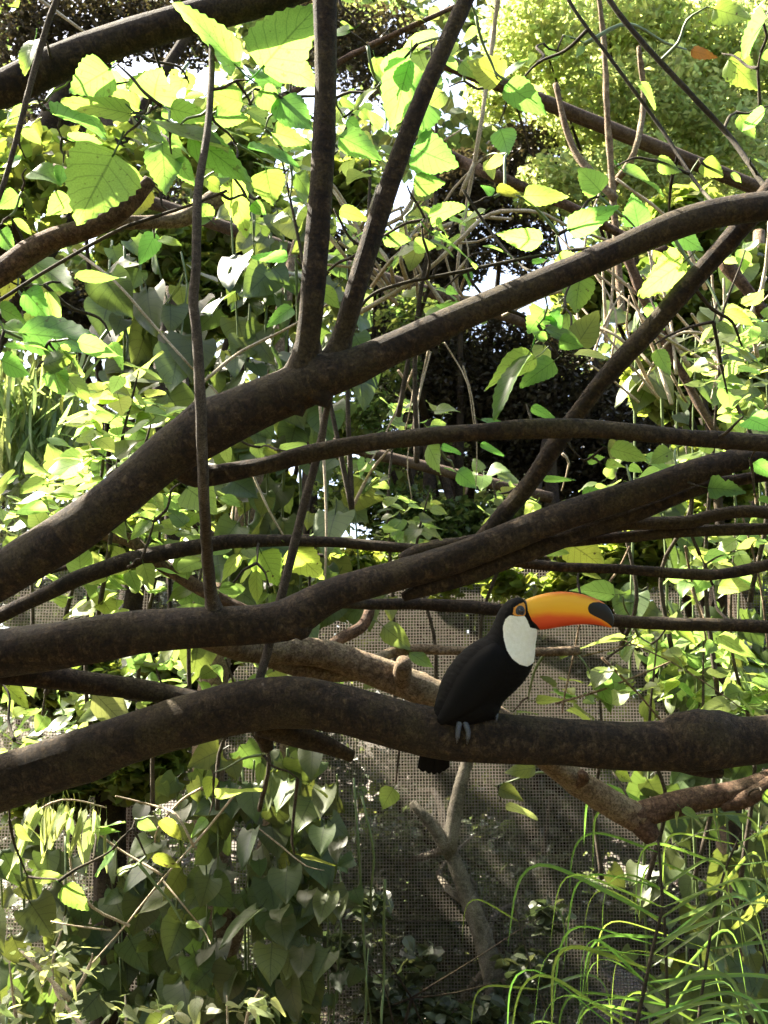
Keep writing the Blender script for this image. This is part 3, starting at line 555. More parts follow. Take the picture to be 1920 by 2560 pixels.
# ------------------------------------------------------------------ toucan
TD = 2.29
def tp(x, y, off=0.0):
    return pt(1000 + x * 0.33755, 1440 + y * 0.33755, TD) + FWD * off
PXM = 0.33755 * TD / FPX     # metres per enlarged pixel
bird = thing('toucan', 'black toucan with white throat and huge orange bill perched on the thick limb', 'bird')
prof = [ # back x,y  front x,y  half depth (in enlarged px)
 ((190,1115),(232,1180),18),((205,1075),(300,1170),58),((222,1050),(420,1130),105),((245,1000),(600,1090),150),((268,910),(715,1030),178),((308,775),(762,935),188),((370,665),(850,848),190),((450,568),(930,760),184),((555,488),(978,672),170),
 ((640,440),(996,590),150),((682,372),(1003,500),136),((712,302),(1014,425),128),((745,240),(1003,365),122),((792,190),(968,285),112),((842,164),(940,222),84),((876,158),(925,186),50),((894,160),(912,170),18)]
rows = []
for bk, fr, hd in prof: rows.append([bk[0], bk[1], 0, fr[0], fr[1], hd])
S = spline(np.array(rows) * np.array([1, 1, 1, 1, 1, 1]), 7.0)
seg = 72
a = np.linspace(0, 2 * np.pi, seg, endpoint=False)
bx = S[:, 0][:, None] * (.5 + .5 * np.cos(a)) + S[:, 3][:, None] * (.5 - .5 * np.cos(a))
by = S[:, 1][:, None] * (.5 + .5 * np.cos(a)) + S[:, 4][:, None] * (.5 - .5 * np.cos(a))
bz = S[:, 5][:, None] * np.sin(a)
nr = len(S)
i_ = np.arange(nr)[:, None]
flu = 1 + 0.006 * np.sin(i_ * 0.9 + 9 * np.sin(a * 3)) + 0.004 * rng.normal(size=(nr, seg))
cx_, cy_ = bx.mean(1, keepdims=True), by.mean(1, keepdims=True)
bx2 = cx_ + (bx - cx_) * flu; by2 = cy_ + (by - cy_) * flu; bz2 = bz * flu
def tps(x, y, z):
    x = np.asarray(x, float).ravel(); y = np.asarray(y, float).ravel(); z = np.asarray(z, float).ravel()
    px = 1000 + x * .33755; py = 1440 + y * .33755
    return CAM + TD * (FWD + RGT * ((px - 960) / FPX)[:, None] + UPV * ((1280 - py) / FPX)[:, None]) + FWD * (z * PXM)[:, None]
Vb = tps(bx2, by2, bz2)
i = np.arange(nr - 1)[:, None] * seg; j = np.arange(seg)[None]; j2 = (j + 1) % seg
Fb = np.stack([i + j, i + j2, i + seg + j2, i + seg + j], -1).reshape(-1, 4)
Vb = np.vstack([Vb, Vb[:seg].mean(0), Vb[(nr - 1) * seg:nr * seg].mean(0)])
capA = np.stack([np.full(seg, nr * seg), j2[0], j[0]], -1); capB = np.stack([np.full(seg, nr * seg + 1), (nr - 1) * seg + j[0], (nr - 1) * seg + j2[0]], -1)
def sdf(px, py, poly):
    """signed distance, positive inside"""
    P = np.array(poly, float); Q = np.roll(P, -1, 0)
    d = np.full(px.shape, 1e9); ins = np.zeros(px.shape, bool)
    for (ax, ay), (ex, ey) in zip(P, Q):
        t = np.clip(((px - ax) * (ex - ax) + (py - ay) * (ey - ay)) / ((ex - ax) ** 2 + (ey - ay) ** 2), 0, 1)
        d = np.minimum(d, np.hypot(px - ax - t * (ex - ax), py - ay - t * (ey - ay)))
        c = ((ay > py) != (ey > py)) & (px < (ex - ax) * (py - ay) / (ey - ay + 1e-9) + ax); ins ^= c
    return np.where(ins, d, -d)
bib = [(800,280),(768,312),(750,370),(752,440),(772,530),(812,592),(868,634),(930,655),(975,640),(1030,615),(1060,500),(1050,420),(1000,385),(950,370),(925,310),(905,283),(850,287)]
skin = [(820,275),(830,225),(868,200),(905,188),(918,205),(916,270),(905,284),(850,286)]
ax_ = np.concatenate([bx.ravel(), [0, 900]]); ay_ = np.concatenate([by.ravel(), [0, 165]])
abib = np.clip(sdf(ax_, ay_, bib) / 40 + .5, 0, 1); ask = np.clip(sdf(ax_, ay_, skin) / 40 + .5, 0, 1)
def bird_mat():
    m = bpy.data.materials.new('toucan_plumage'); t, N, L = nodes(m)
    A = N('ShaderNodeAttribute', attribute_name='bib'); B = N('ShaderNodeAttribute', attribute_name='skin')
    geo = N('ShaderNodeNewGeometry'); n = N('ShaderNodeTexNoise', i_Scale=420.0, i_Detail=3.0); L(geo.outputs['Position'], n.inputs['Vector'])
    def edge(at):
        ad = N('ShaderNodeMath', operation='MULTIPLY_ADD', n1=0.22); L(n.outputs[0], ad.inputs[0]); L(at.outputs['Fac'], ad.inputs[2])
        r = N('ShaderNodeMapRange'); r.inputs[1].default_value = .57; r.inputs[2].default_value = .67; L(ad.outputs[0], r.inputs[0]); return r.outputs[0]
    n2 = N('ShaderNodeTexNoise', i_Scale=130.0, i_Detail=3.0); L(geo.outputs['Position'], n2.inputs['Vector'])
    wr = ramp(N, [(0.3, (0.74, 0.73, 0.62)), (0.7, (0.82, 0.81, 0.72))]); L(n2.outputs[0], wr.inputs[0])
    br = ramp(N, [(0.3, (0.001, 0.00095, 0.0009)), (0.7, (0.0035, 0.0033, 0.003))]); L(n2.outputs[0], br.inputs[0])
    m1 = N('ShaderNodeMix', data_type='RGBA'); L(edge(A), m1.inputs[0]); L(br.outputs[0], m1.inputs[6]); L(wr.outputs[0], m1.inputs[7])
    m2 = N('ShaderNodeMix', data_type='RGBA'); L(edge(B), m2.inputs[0]); L(m1.outputs[2], m2.inputs[6]); m2.inputs[7].default_value = (0.62, 0.27, 0.05, 1)
    b = N('ShaderNodeBsdfPrincipled', i_Roughness=0.75); b.inputs['Specular IOR Level'].default_value = .1
    L(m2.outputs[2], b.inputs['Base Color'])
    bp = N('ShaderNodeBump', i_Strength=0.3, i_Distance=0.003); L(n.outputs[0], bp.inputs['Height']); L(bp.outputs[0], b.inputs['Normal'])
    o = N('ShaderNodeOutputMaterial'); L(b.outputs[0], o.inputs[0]); return m
bm_ = mesh_np('body', Vb, [Fb, capA, capB], bird_mat(), True, None, {'bib': abib, 'skin': ask})
body = obj('body', bm_, bird)
bvh = BVHTree.FromPolygons([Vector(v) for v in Vb], [tuple(int(q) for q in f) for f in Fb])
def on_body(x, y):
    p = tp(x, y, -0.4); h = bvh.ray_cast(Vector(p), Vector(FWD))
    return np.array(h[0]) if h[0] is not None else tp(x, y)
# bill
topc = [(918,182),(960,163),(1020,143),(1100,124),(1190,116),(1290,123),(1390,147),(1480,182),(1540,226),(1572,275),(1584,325),(1578,362)]
botc = [(990,385),(1020,397),(1060,396),(1120,388),(1200,374),(1290,362),(1380,358),(1450,362),(1505,371),(1540,380),(1556,385),(1564,384)]
hdp = [78,80,80,77,72,66,58,49,39,27,14,4]
rows = [[t[0], t[1], 0, b[0], b[1], h] for t, b, h in zip(topc, botc, hdp)]
rows = [[895,195,0,960,370,74]] + rows
S = spline(np.array(rows, float), 6.0); nr = len(S); seg = 40
a = np.linspace(0, 2 * np.pi, seg, endpoint=False)
ca = np.cos(a); sa = np.sin(a)
prof_z = np.sign(sa) * np.abs(sa) ** 0.8
u = .5 - .5 * np.sign(ca) * np.abs(ca) ** 0.9
bx = S[:, 0][:, None] * (1 - u) + S[:, 3][:, None] * u; by = S[:, 1][:, None] * (1 - u) + S[:, 4][:, None] * u
bz = S[:, 5][:, None] * prof_z
# groove of the closed mouth
gl = np.interp(bx, [900, 1000, 1100, 1200, 1300, 1400, 1480, 1560], [310, 290, 280, 285, 292, 300, 330, 384])
bz *= 1 - 0.05 * np.exp(-((by - gl) / 7) ** 2)
Vv = tps(bx, by, bz); i = np.arange(nr - 1)[:, None] * seg; j = np.arange(seg)[None]; j2 = (j + 1) % seg
Fv = np.stack([i + j, i + j2, i + seg + j2, i + seg + j], -1).reshape(-1, 4)
Vv = np.vstack([Vv, Vv[(nr - 1) * seg:].mean(0)]); capB = np.stack([np.full(seg, nr * seg), (nr - 1) * seg + j[0], (nr - 1) * seg + j2[0]], -1)
UVb = np.vstack([np.stack([bx, by], -1).reshape(-1, 2), [[1578, 375]]])
spot = [(1378,238),(1390,205),(1420,191),(1470,190),(1530,212),(1575,262),(1600,330),(1590,372),(1568,376),(1530,345),(1480,315),(1430,292),(1392,270)]
band = [(890,170),(930,178),(936,235),(936,290),(962,318),(1000,352),(1036,400),(980,410),(900,330)]
fx, fy = UVb[:, 0], UVb[:, 1]
asp = np.clip(np.maximum(sdf(fx, fy, spot), sdf(fx, fy, band)) / 40 + .5, 0, 1)
# 0 yellow above .. 1 red below the mouth line; along = 0..1 to the tip
glu = np.interp(fx, [900, 1000, 1100, 1200, 1300, 1400, 1480, 1560], [310, 290, 280, 285, 292, 300, 330, 384])
red = np.clip(.5 + (fy - glu) / 150, 0, 1)
tpy = np.interp(fx, [t[0] for t in topc], [t[1] for t in topc])
rid = np.clip(1 - (fy - tpy) / 34, 0, 1) * np.clip((fx - 960) / 200, 0, 1)
def bill_mat():
    m = bpy.data.materials.new('toucan_bill'); t, N, L = nodes(m)
    A = N('ShaderNodeAttribute', attribute_name='spot'); R = N('ShaderNodeAttribute', attribute_name='red'); G = N('ShaderNodeAttribute', attribute_name='ridge')
    geo = N('ShaderNodeNewGeometry'); mpb = N('ShaderNodeMapping'); mpb.inputs['Scale'].default_value = (.35, 1, 1.6); L(geo.outputs['Position'], mpb.inputs[0]); n = N('ShaderNodeTexNoise', i_Scale=75.0, i_Detail=7.0, i_Roughness=0.7); L(mpb.outputs[0], n.inputs['Vector'])
    ad = N('ShaderNodeMath', operation='MULTIPLY_ADD', n1=0.16); L(n.outputs[0], ad.inputs[0]); L(R.outputs['Fac'], ad.inputs[2])
    r = ramp(N, [(0.05, (0.90, 0.47, 0.025)), (0.38, (0.88, 0.40, 0.02)), (0.55, (0.80, 0.22, 0.016)), (0.68, (0.72, 0.10, 0.018)), (1.0, (0.62, 0.065, 0.018))]); L(ad.outputs[0], r.inputs[0])
    m0 = N('ShaderNodeMix', data_type='RGBA'); L(G.outputs['Fac'], m0.inputs[0]); L(r.outputs[0], m0.inputs[6]); m0.inputs[7].default_value = (0.56, 0.12, 0.02, 1)
    e = N('ShaderNodeMapRange'); e.inputs[1].default_value = .46; e.inputs[2].default_value = .54; L(A.outputs['Fac'], e.inputs[0])
    m1 = N('ShaderNodeMix', data_type='RGBA'); L(e.outputs[0], m1.inputs[0]); L(m0.outputs[2], m1.inputs[6]); m1.inputs[7].default_value = (0.004, 0.0038, 0.0038, 1)
    b = N('ShaderNodeBsdfPrincipled', i_Roughness=0.48); b.inputs['Specular IOR Level'].default_value = .35; L(m1.outputs[2], b.inputs['Base Color'])
    b.inputs['Subsurface Weight'].default_value = 0.0
    bp = N('ShaderNodeBump', i_Strength=0.12, i_Distance=0.003); L(n.outputs[0], bp.inputs['Height']); L(bp.outputs[0], b.inputs['Normal'])
    o = N('ShaderNodeOutputMaterial'); L(b.outputs[0], o.inputs[0]); return m
obj('bill', mesh_np('bill', Vv, [Fv, capB], bill_mat(), True, None, {'spot': asp, 'red': red, 'ridge': rid}), bird, label='large orange and yellow bill with a black oval tip')
# eye and its bare ring
def disc_eye(name, x, y, rx, ry, bulge, mat, lift, par=None):
    c = on_body(x, y); n = 20; V = [c - FWD * (lift + bulge)]; F = []
    for q, (s, b) in enumerate([(.35, .88), (.7, .6), (1, 0), (1.05, -.5)]):
        for k in range(n):
            t = 2 * math.pi * k / n
            V.append(c + RGT * math.cos(t) * rx * s * PXM + UPV * math.sin(t) * ry * s * PXM - FWD * (lift + bulge * b))
    F3 = [(0, 1 + k, 1 + (k + 1) % n) for k in range(n)]
    F4 = [(1 + q * n + k, 1 + (q + 1) * n + k, 1 + (q + 1) * n + (k + 1) % n, 1 + q * n + (k + 1) % n) for q in range(3) for k in range(n)]
    return obj(name, mesh_np(name, V, [np.array(F3), np.array(F4)], mat), par or bird)
ring_ = disc_eye('eye_ring', 876, 248, 33, 38, .0016, plain('blue_grey_eye_ring', (0.035, 0.04, 0.055), .5), .0005)
disc_eye('eye', 880, 250, 19, 21, .004, plain('dark_eye', (0.006, 0.005, 0.005), .08, .6, noise=0), .002, ring_)
# tail behind the limb
blk = plain('black_feather', (0.002, 0.0019, 0.0018), .7, .1, scale=200)
for kx, (x0, x1, ye, z) in enumerate([(250, 178, 1492, 62), (280, 222, 1505, 60), (310, 262, 1512, 64), (335, 300, 1506, 61), (352, 335, 1488, 63)]):
    n = 14; V = []; UVt = []
    for q in range(n + 1):
        t = q / n; yy = 1040 + (ye - 1040) * t; xc = x0 + (x1 - x0) * t - 6 * math.sin(t * 3)
        hw = (30 + 16 * t) * (1 if t < .9 else math.sqrt(max(0, 1 - ((t - .9) / .1) ** 2)) * .98 + .02)
        for v in (-1, -.5, 0, .5, 1): V.append((xc + v * hw, yy, 110 + z * (0.6 + .5 * t) + (1 - v * v) * -7 + kx * 1.5))
    V = np.array(V); P3 = tps(V[:, 0], V[:, 1], V[:, 2]); F = [(q * 5 + v, q * 5 + v + 1, (q + 1) * 5 + v + 1, (q + 1) * 5 + v) for q in range(n) for v in range(4)]
    fo = obj('tail_feather', mesh_np('tail_feather', P3, [np.array(F)], blk), bird)
    md = fo.modifiers.new('thick', 'SOLIDIFY'); md.thickness = .002
# folded wing
n, k2 = 26, 9
V = []
wt_ = [(700, 470), (610, 500), (520, 560), (440, 650), (375, 760), (330, 880), (280, 1000), (235, 1090)]
wb_ = [(760, 520), (790, 600), (770, 720), (710, 830), (620, 920), (510, 990), (390, 1050), (255, 1110)]
tt = np.linspace(0, 1, n + 1); kk = np.linspace(0, 1, 8)
for t in tt:
    x0, y0 = np.interp(t, kk, [p[0] for p in wt_]), np.interp(t, kk, [p[1] for p in wt_]); x1, y1 = np.interp(t, kk, [p[0] for p in wb_]), np.interp(t, kk, [p[1] for p in wb_])
    for v in np.linspace(0, 1, k2):
        x, y = x0 + (x1 - x0) * v, y0 + (y1 - y0) * v
        p = on_body(x, y); e = min(v, 1 - v, t * 2, (1 - t) * 3)
        V.append(p - FWD * (-0.002 + 0.009 * min(1, e * 5)))
F = [(q * k2 + v, q * k2 + v + 1, (q + 1) * k2 + v + 1, (q + 1) * k2 + v) for q in range(n) for v in range(k2 - 1)]
obj('wing', mesh_np('wing', V, [np.array(F)], blk), bird)
# feet clasping the limb
ft = plain('blue_grey_scaly_skin', (0.05, 0.056, 0.07), .55, .4, .4, 300)
clw = plain('dark_claw', (0.02, 0.018, 0.016), .4, .5)
def foot(x, y, back=0.0):
    c = tp(x, y); R = 53 * DS * 2.3 / FPX
    pc = dpt(0, 0, 1) * 0
    f = obj('foot', None, bird)
    axis = np.array(dpt(1050, 1592, 2.3)) - np.array(dpt(950, 1583, 2.3)); axis = unit(axis)
    base = np.array(dpt(950, 1583, 2.3)); t0 = np.dot(c - base, axis); ac = base + axis * t0
    e1 = unit(UPV - axis * np.dot(UPV, axis)); e2 = unit(np.cross(axis, e1)); 
    if np.dot(e2, -FWD) < 0: e2 = -e2
    def ring(al, off, h=0.004): return ac + axis * off + (e1 * math.cos(al) + e2 * math.sin(al)) * (R + h)
    root = ring(0.62 if not back else -.35, 0, .012)
    tube('tarsus', [root + e1 * .035 - axis * .01, root + e1 * .01, root], [.008, .0075, .008], ft, f, seg=8, step=.006, rough=.08)
    for off, sg in ((-.004, 1), (.018, 1), (-.012, -1), (.014, -1)):
        als = [.62, .95, 1.25, 1.5] if sg > 0 else [.2, -.3, -.7, -1.0]
        if back: als = [q_ - .95 for q_ in als] if sg > 0 else [q_ - .3 for q_ in als]
        tube('toe', [ring(al, off * min(1, q * .6), .006 - .0005 * q) for q, al in enumerate(als)], [.0072, .0072, .0062, .0048], ft, f, seg=8, step=.005, rough=.1)
        la = als[-1]; tube('claw', [ring(la, off, .005), ring(la + .12 * sg, off, .005), ring(la + .22 * sg, off, .0005)], [.0038, .0026, .0006], clw, f, seg=6, step=.004, rough=0)
foot(438, 1050); foot(640, 1075, .02)

# ------------------------------------------------------------------ aviary fence and frame
FY = 4.5
fence = thing('aviary_fence', 'pale square wire mesh aviary fence with brown timber frame behind the toucan', 'fence')
def wire_mat():
    m = bpy.data.materials.new('pale_wire'); t, N, L = nodes(m)
    geo = N('ShaderNodeNewGeometry'); n = N('ShaderNodeTexNoise', i_Scale=3.0, i_Detail=6.0); L(geo.outputs['Position'], n.inputs['Vector'])
    r = ramp(N, [(0.35, (0.03, 0.028, 0.024)), (0.65, (0.065, 0.06, 0.052))]); L(n.outputs[0], r.inputs[0])
    b = N('ShaderNodeBsdfPrincipled', i_Roughness=0.6); L(r.outputs[0], b.inputs['Base Color'])
    tr = N('ShaderNodeBsdfTranslucent'); tr.inputs[0].default_value = (.80, .75, .68, 1); mx = N('ShaderNodeMixShader'); mx.inputs[0].default_value = .42
    L(b.outputs[0], mx.inputs[1]); L(tr.outputs[0], mx.inputs[2]); o = N('ShaderNodeOutputMaterial'); L(mx.outputs[0], o.inputs[0]); return m
wm = wire_mat()
x0, x1, z0, z1, pit, hw = -2.6, 2.6, 0.02, 2.46, 0.0128, 0.00145
def prism(a, b, e1, e2): # 4-sided bar
    return [a - e1 - e2, a + e1 - e2, a + e1 + e2, a - e1 + e2, b - e1 - e2, b + e1 - e2, b + e1 + e2, b - e1 + e2]
V = []; 
sag = lambda x, z: FY + .012 * math.sin(x * 2.1 + z * 1.3)
for q in range(int((x1 - x0) / pit)):
    x = x0 + q * pit; zs = np.linspace(z0, z1, 7)
    for z_, zz in zip(zs[:-1], zs[1:]): V += prism(np.array([x + .004 * math.sin(z_ * 3), sag(x, z_), z_]), np.array([x + .004 * math.sin(zz * 3), sag(x, zz), zz]), np.array([hw, 0, 0]), np.array([0, .0004, 0]))
for q in range(int((z1 - z0) / pit)):
    z = z0 + q * pit; xs = np.linspace(x0, x1, 13)
    for x_, xx in zip(xs[:-1], xs[1:]): V += prism(np.array([x_, sag(x_, z) - .001, z + .006 * math.sin(x_ * 2)]), np.array([xx, sag(xx, z) - .001, z + .006 * math.sin(xx * 2)]), np.array([0, 0, hw]), np.array([0, .0004, 0]))
V = np.array(V); nb = len(V) // 8
bf = np.array([(0, 1, 5, 4), (1, 2, 6, 5), (2, 3, 7, 6), (3, 0, 4, 7)])
obj('wire_mesh', mesh_np('wire_mesh', V, [(bf[None] + (np.arange(nb) * 8)[:, None, None]).reshape(-1, 4)], wm, False), fence, kind='stuff')
def beam(p, q, r, name='beam', mat='timber'):
    p = np.array(p, float); q = np.array(q, float); tube(name, [p, p * .67 + q * .33, p * .33 + q * .67, q], [r, r, r, r], M[mat], fence, seg=8, step=.08, rough=.03)
for x in (-2.6, -1.05, 1.55, 2.6): beam((x, FY + .05, -.1), (x, FY + .05, 2.6), .035, 'post')
beam((-2.7, FY + .015, 2.47), (2.7, FY + .015, 2.47), .012, 'rail')
beam((-2.6, FY + .012, 1.02), (2.6, FY + .012, 1.0), .003, 'seam_wire', 'bark_grey')
beam((-2.6, FY + .04, .84), (-1.05, FY + .04, .84), .022, 'rail')
for a_, b_, d_, r_ in [((1060, 170), (1560, 372), 4.6, .026), ((1060, 186), (1560, 388), 4.65, .012), ((230, 405), (560, 515), 4.6, .03), ((800, 590), (1150, 700), 5.0, .03), ((760, 968), (1080, 1048), 5.0, .028), ((1440, 770), (1560, 820), 4.6, .02), ((1480, 820), (1600, 850), 4.6, .012)]:
    P, Q_ = dpt(*a_, d_), dpt(*b_, d_); e = (Q_ - P) * .35
    beam(P - e, Q_ + e, r_)

# ------------------------------------------------------------------ climbing vines with heart leaves
def vine(label, stems, d, size, group=None, step=.075, mat='green_stem', yaw=0.9, density=1.0, cap=300, droop=.9):
    v = thing('climbing_vine', label, 'vine', group)
    cnt = 0
    for pts in stems:
        P = np.array([dpt(x, y, d + dd) for x, y, dd in pts]); r = rng.uniform(.0025, .005)
        o, C = tube('stem', P, np.full(len(P), r), M[mat], v, seg=6, step=.04, rough=.15)
        n = max(2, int(len(C) * .04 / step * density))
        for q in range(n):
            if cnt >= cap: break
            c = C[rng.integers(len(C))]
            s = size * rng.uniform(.5, 1.4); off = rng.normal(size=3) * np.array([.055, .05, .04]); off[1] -= .03
            B = c + off; an = rng.normal() * yaw * .6
            dirv = unit(np.array([rng.normal() * .55, -.2 + rng.normal() * .4, -droop + rng.normal() * .35])); nm = np.array([math.sin(an) + rng.normal() * .3, -math.cos(an), .45 + rng.normal() * .45])
            put_leaf('heart', B, B + dirv * s, o, normal=nm, roll=0); cnt += 1
    return v
def stem(x, y0, y1, n=5, wx=18):
    ys = np.linspace(y0, y1, n); xx = x + np.cumsum(rng.normal(size=n)) * wx * .6
    return [(xx[q], ys[q], rng.normal() * .06) for q in range(n)]
v1 = vine('dense curtain of dull green heart-shaped leaves hanging beside the pale wire mesh', [stem(x, 1600 + rng.uniform(0, 120), 2330) for x in (380, 430, 480, 520, 560, 590, 620, 650, 680, 705, 730, 755)] + [stem(790, 1720, 1990), stem(830, 1900, 2330), stem(780, 2050, 2330)], 3.45, .092, density=2.3)
# the sunlit hearts in front of that curtain
for (bx, by, tx, ty, ra) in [(1175,1150,1165,1320,.85),(1420,1175,1350,1315,.7),(1310,1160,1290,1295,.85),(1240,820,1230,970,.95),(1085,655,1038,820,.7),(1405,465,1380,605,.7),(1400,640,1378,752,.85),(1352,285,1340,435,.85),(1415,925,1375,1065,.8),(1215,1040,1232,1165,.95),(1110,1000,938,1150,.55),(1462,695,1450,792,.75),(1210,990,1205,1045,.9),(1330,910,1310,980,.9),(1470,950,1465,1035,.8),(1240,440,1190,580,.7),(1180,400,1155,575,.4)]:
    B = rpt(5, bx, by, 3.15); T = rpt(5, tx, ty, 3.08)
    put_leaf('heart', B, T, v1, ratio=ra, normal=np.array([-.35, -.75, .75]) + rng.normal(size=3) * .12)
v2 = vine('dark vine of broad heart leaves climbing the brown trunk in the shade', [stem(x, 1750 + rng.uniform(0, 150), 2330) for x in (0, 50, 110, 160, 210, 260, 300, 340, 390)], 3.7, .10, density=1.7)
v3 = vine('bluish green heart-leaved vine climbing behind the forked limb', [stem(x, 430 + rng.uniform(0, 100), 1350) for x in (490, 525, 560, 590, 620, 650, 690, 730)], 3.3, .105, density=1.3)
v4 = vine('heart-leaved vine hanging over the tangled pale stems below the upper limb', [stem(x, 560 + rng.uniform(0, 200), 1500) for x in (1390, 1440, 1480, 1520, 1560, 1610, 1650, 1740, 1830, 1930)], 3.5, .10, density=.9)
v5 = vine('shaded heart-leaved vine growing up behind the arching palm leaflets', [stem(x, 1350 + rng.uniform(0, 150), 2330) for x in (1400, 1450, 1500, 1540, 1580, 1620, 1650, 1720, 1800, 1890)], 3.5, .10, density=1.3)
v6 = vine('patch of dark round-leaved vine beneath the broken reddish limb', [stem(x, 520 + rng.uniform(0, 60), 800 + rng.uniform(0, 60)) for x in (230, 270, 310, 350, 390)], 3.5, .12, density=1.0)

tr2 = thing('vine_trunk', 'brown trunk standing under the heart-leaved vine curtain', 'tree trunk')
tube('trunk', [dpt(470, 2500, 3.85), dpt(465, 2200, 3.85), dpt(470, 1950, 3.85), dpt(450, 1700, 3.85), dpt(470, 1400, 3.85), dpt(540, 1050, 3.85), dpt(590, 800, 3.9), dpt(620, 620, 3.95), dpt(640, 520, 4.0)], [.075, .07, .065, .06, .055, .045, .036, .026, .014], M['bark_tan'], tr2, seg=14)
tube('limb', [dpt(462, 2150, 3.85), dpt(550, 1900, 3.8), dpt(610, 1650, 3.8), dpt(640, 1400, 3.8)], [.03, .026, .022, .018], M['bark_tan'], tr2, seg=10)

# ------------------------------------------------------------------ shrubs with separate leaves
def shrub(name, label, clumps, d, size, kind, n, stems, mat='bark_grey', cloud=None, group=None, cat='shrub', ratio=None):
    s = thing(name, label, cat, group)
    w_ = np.array([c[2] ** 2 for c in clumps], float); w_ /= w_.sum()
    root = None
    for (xs, ys, xe, ye) in stems:
        A, B = dpt(xs, ys, d), dpt(xe, ye, d + rng.normal() * .1)
        tube('stem', [A, A * .66 + B * .34 + rng.normal(size=3) * .03, A * .33 + B * .67 + rng.normal(size=3) * .03, B], [.008, .006, .005, .002], M[mat], s, seg=7, step=.04, rough=.1)
    for q in range(n):
        c = clumps[rng.choice(len(clumps), p=w_)]
        an, rr = rng.uniform(0, 6.28), math.sqrt(rng.uniform(0, 1)) * c[2]
        B = dpt(c[0] + rr * math.cos(an), c[1] + rr * math.sin(an), d + rng.normal() * .18)
        dv = unit(np.array([rng.normal(), rng.normal() * .6, rng.normal() * .45 - .25])); sz = size * rng.uniform(.6, 1.3)
        put_leaf(kind, B, B + dv * sz, s, normal=np.array([rng.normal() * .45, rng.normal() * .4 - .35, .8]), ratio=ratio)
    return s
shrub('leafy_shrub', 'bright yellow-green shrub above the low end of the forked limb', [(240, 930, 100), (180, 1000, 100), (300, 860, 70), (70, 1100, 90), (240, 1060, 70)], 2.9, .085, 'shrub', 150, [(100, 1500, 230, 830), (200, 1400, 300, 800), (60, 1500, 80, 1050), (260, 1200, 330, 900)])
shrub('leafy_shrub', 'sunlit shrub showing between the forked limb and the middle limb', [(350, 1130, 70), (430, 1110, 60), (300, 1230, 80), (170, 1250, 70), (420, 1230, 60), (230, 1300, 40), (520, 1220, 50)], 3.0, .075, 'shrub', 130, [(300, 1600, 350, 1080), (420, 1600, 440, 1080), (200, 1600, 180, 1200)])
shrub('leafy_shrub', 'low bright shrub between the middle limb and the perch limb', [(470, 1450, 80), (560, 1460, 80), (330, 1460, 80), (650, 1460, 60), (100, 1540, 90), (40, 1600, 70), (210, 1540, 60), (760, 1470, 60)], 3.1, .06, 'shrub', 190, [(470, 1750, 480, 1400), (330, 1750, 330, 1420), (80, 1800, 100, 1480), (560, 1750, 600, 1420)])
shrub('leafy_shrub', 'glossy green shrub under the straight branch past the bill tip', [(1400, 1440, 80), (1500, 1450, 90), (1590, 1430, 90), (1300, 1480, 50), (1620, 1520, 50), (1470, 1370, 50), (1230, 1500, 40), (1600, 1200, 70), (1500, 1240, 60)], 3.15, .07, 'shrub', 190, [(1400, 1900, 1420, 1380), (1500, 1900, 1520, 1350), (1600, 1900, 1590, 1100), (1300, 1900, 1290, 1430)])
shrub('leafy_shrub', 'yellow-green shrub among pale stems below the long straight limb', [(1560, 780, 70), (1600, 700, 60), (1480, 1000, 60), (1620, 880, 50), (1380, 1000, 40), (1330, 1070, 50), (1600, 560, 40)], 3.0, .075, 'shrub', 100, [(1550, 1500, 1560, 700), (1450, 1400, 1480, 950), (1340, 1400, 1330, 1020), (1620, 1300, 1610, 540)])
shrub('leafy_shrub', 'bright shrub beside the two upright forked limbs', [(620, 330, 70), (780, 330, 60), (960, 120, 60), (880, 480, 70), (800, 500, 50), (1000, 470, 50), (560, 250, 70), (480, 250, 60), (760, 240, 50), (930, 660, 50), (850, 620, 30)], 2.8, .07, 'shrub', 115, [(760, 1100, 600, 300), (760, 1100, 800, 250), (900, 1000, 930, 60), (860, 900, 1000, 430)])
shrub('leafy_shrub', 'sprawling shrub of small leaves over sunlit centre branches', [(800, 1020, 60), (850, 900, 50), (920, 900, 40), (930, 1130, 60), (850, 1110, 60), (1050, 1060, 60), (680, 1190, 50), (1150, 1090, 40)], 3.3, .06, 'shrub', 130, [(850, 1600, 860, 860), (930, 1600, 930, 1050), (1050, 1500, 1060, 1020), (700, 1500, 680, 1150)])
shrub('pale_sapling', 'pale-leaved sapling with a whitish stem beside the shaded vine', [(130, 2040, 60), (100, 2080, 60), (180, 2090, 60), (60, 2080, 40), (30, 2170, 40), (20, 2120, 30), (160, 2190, 40), (270, 2190, 40)], 2.9, .05, 'pale', 90, [(190, 2420, 140, 1980), (150, 2160, 40, 2050), (155, 2130, 200, 2060), (60, 2420, 20, 2080), (280, 2400, 270, 2150)], mat='bark_pale', ratio=.4)
shrub('pale_sapling', 'clump of pale sunlit leaves at the foot of the hanging vine', [(490, 2180, 30), (420, 2190, 35), (560, 2170, 30), (350, 2180, 30)], 2.95, .06, 'pale', 40, [(490, 2420, 490, 2150), (420, 2420, 415, 2160), (560, 2420, 560, 2140)], mat='bark_pale', ratio=.5)

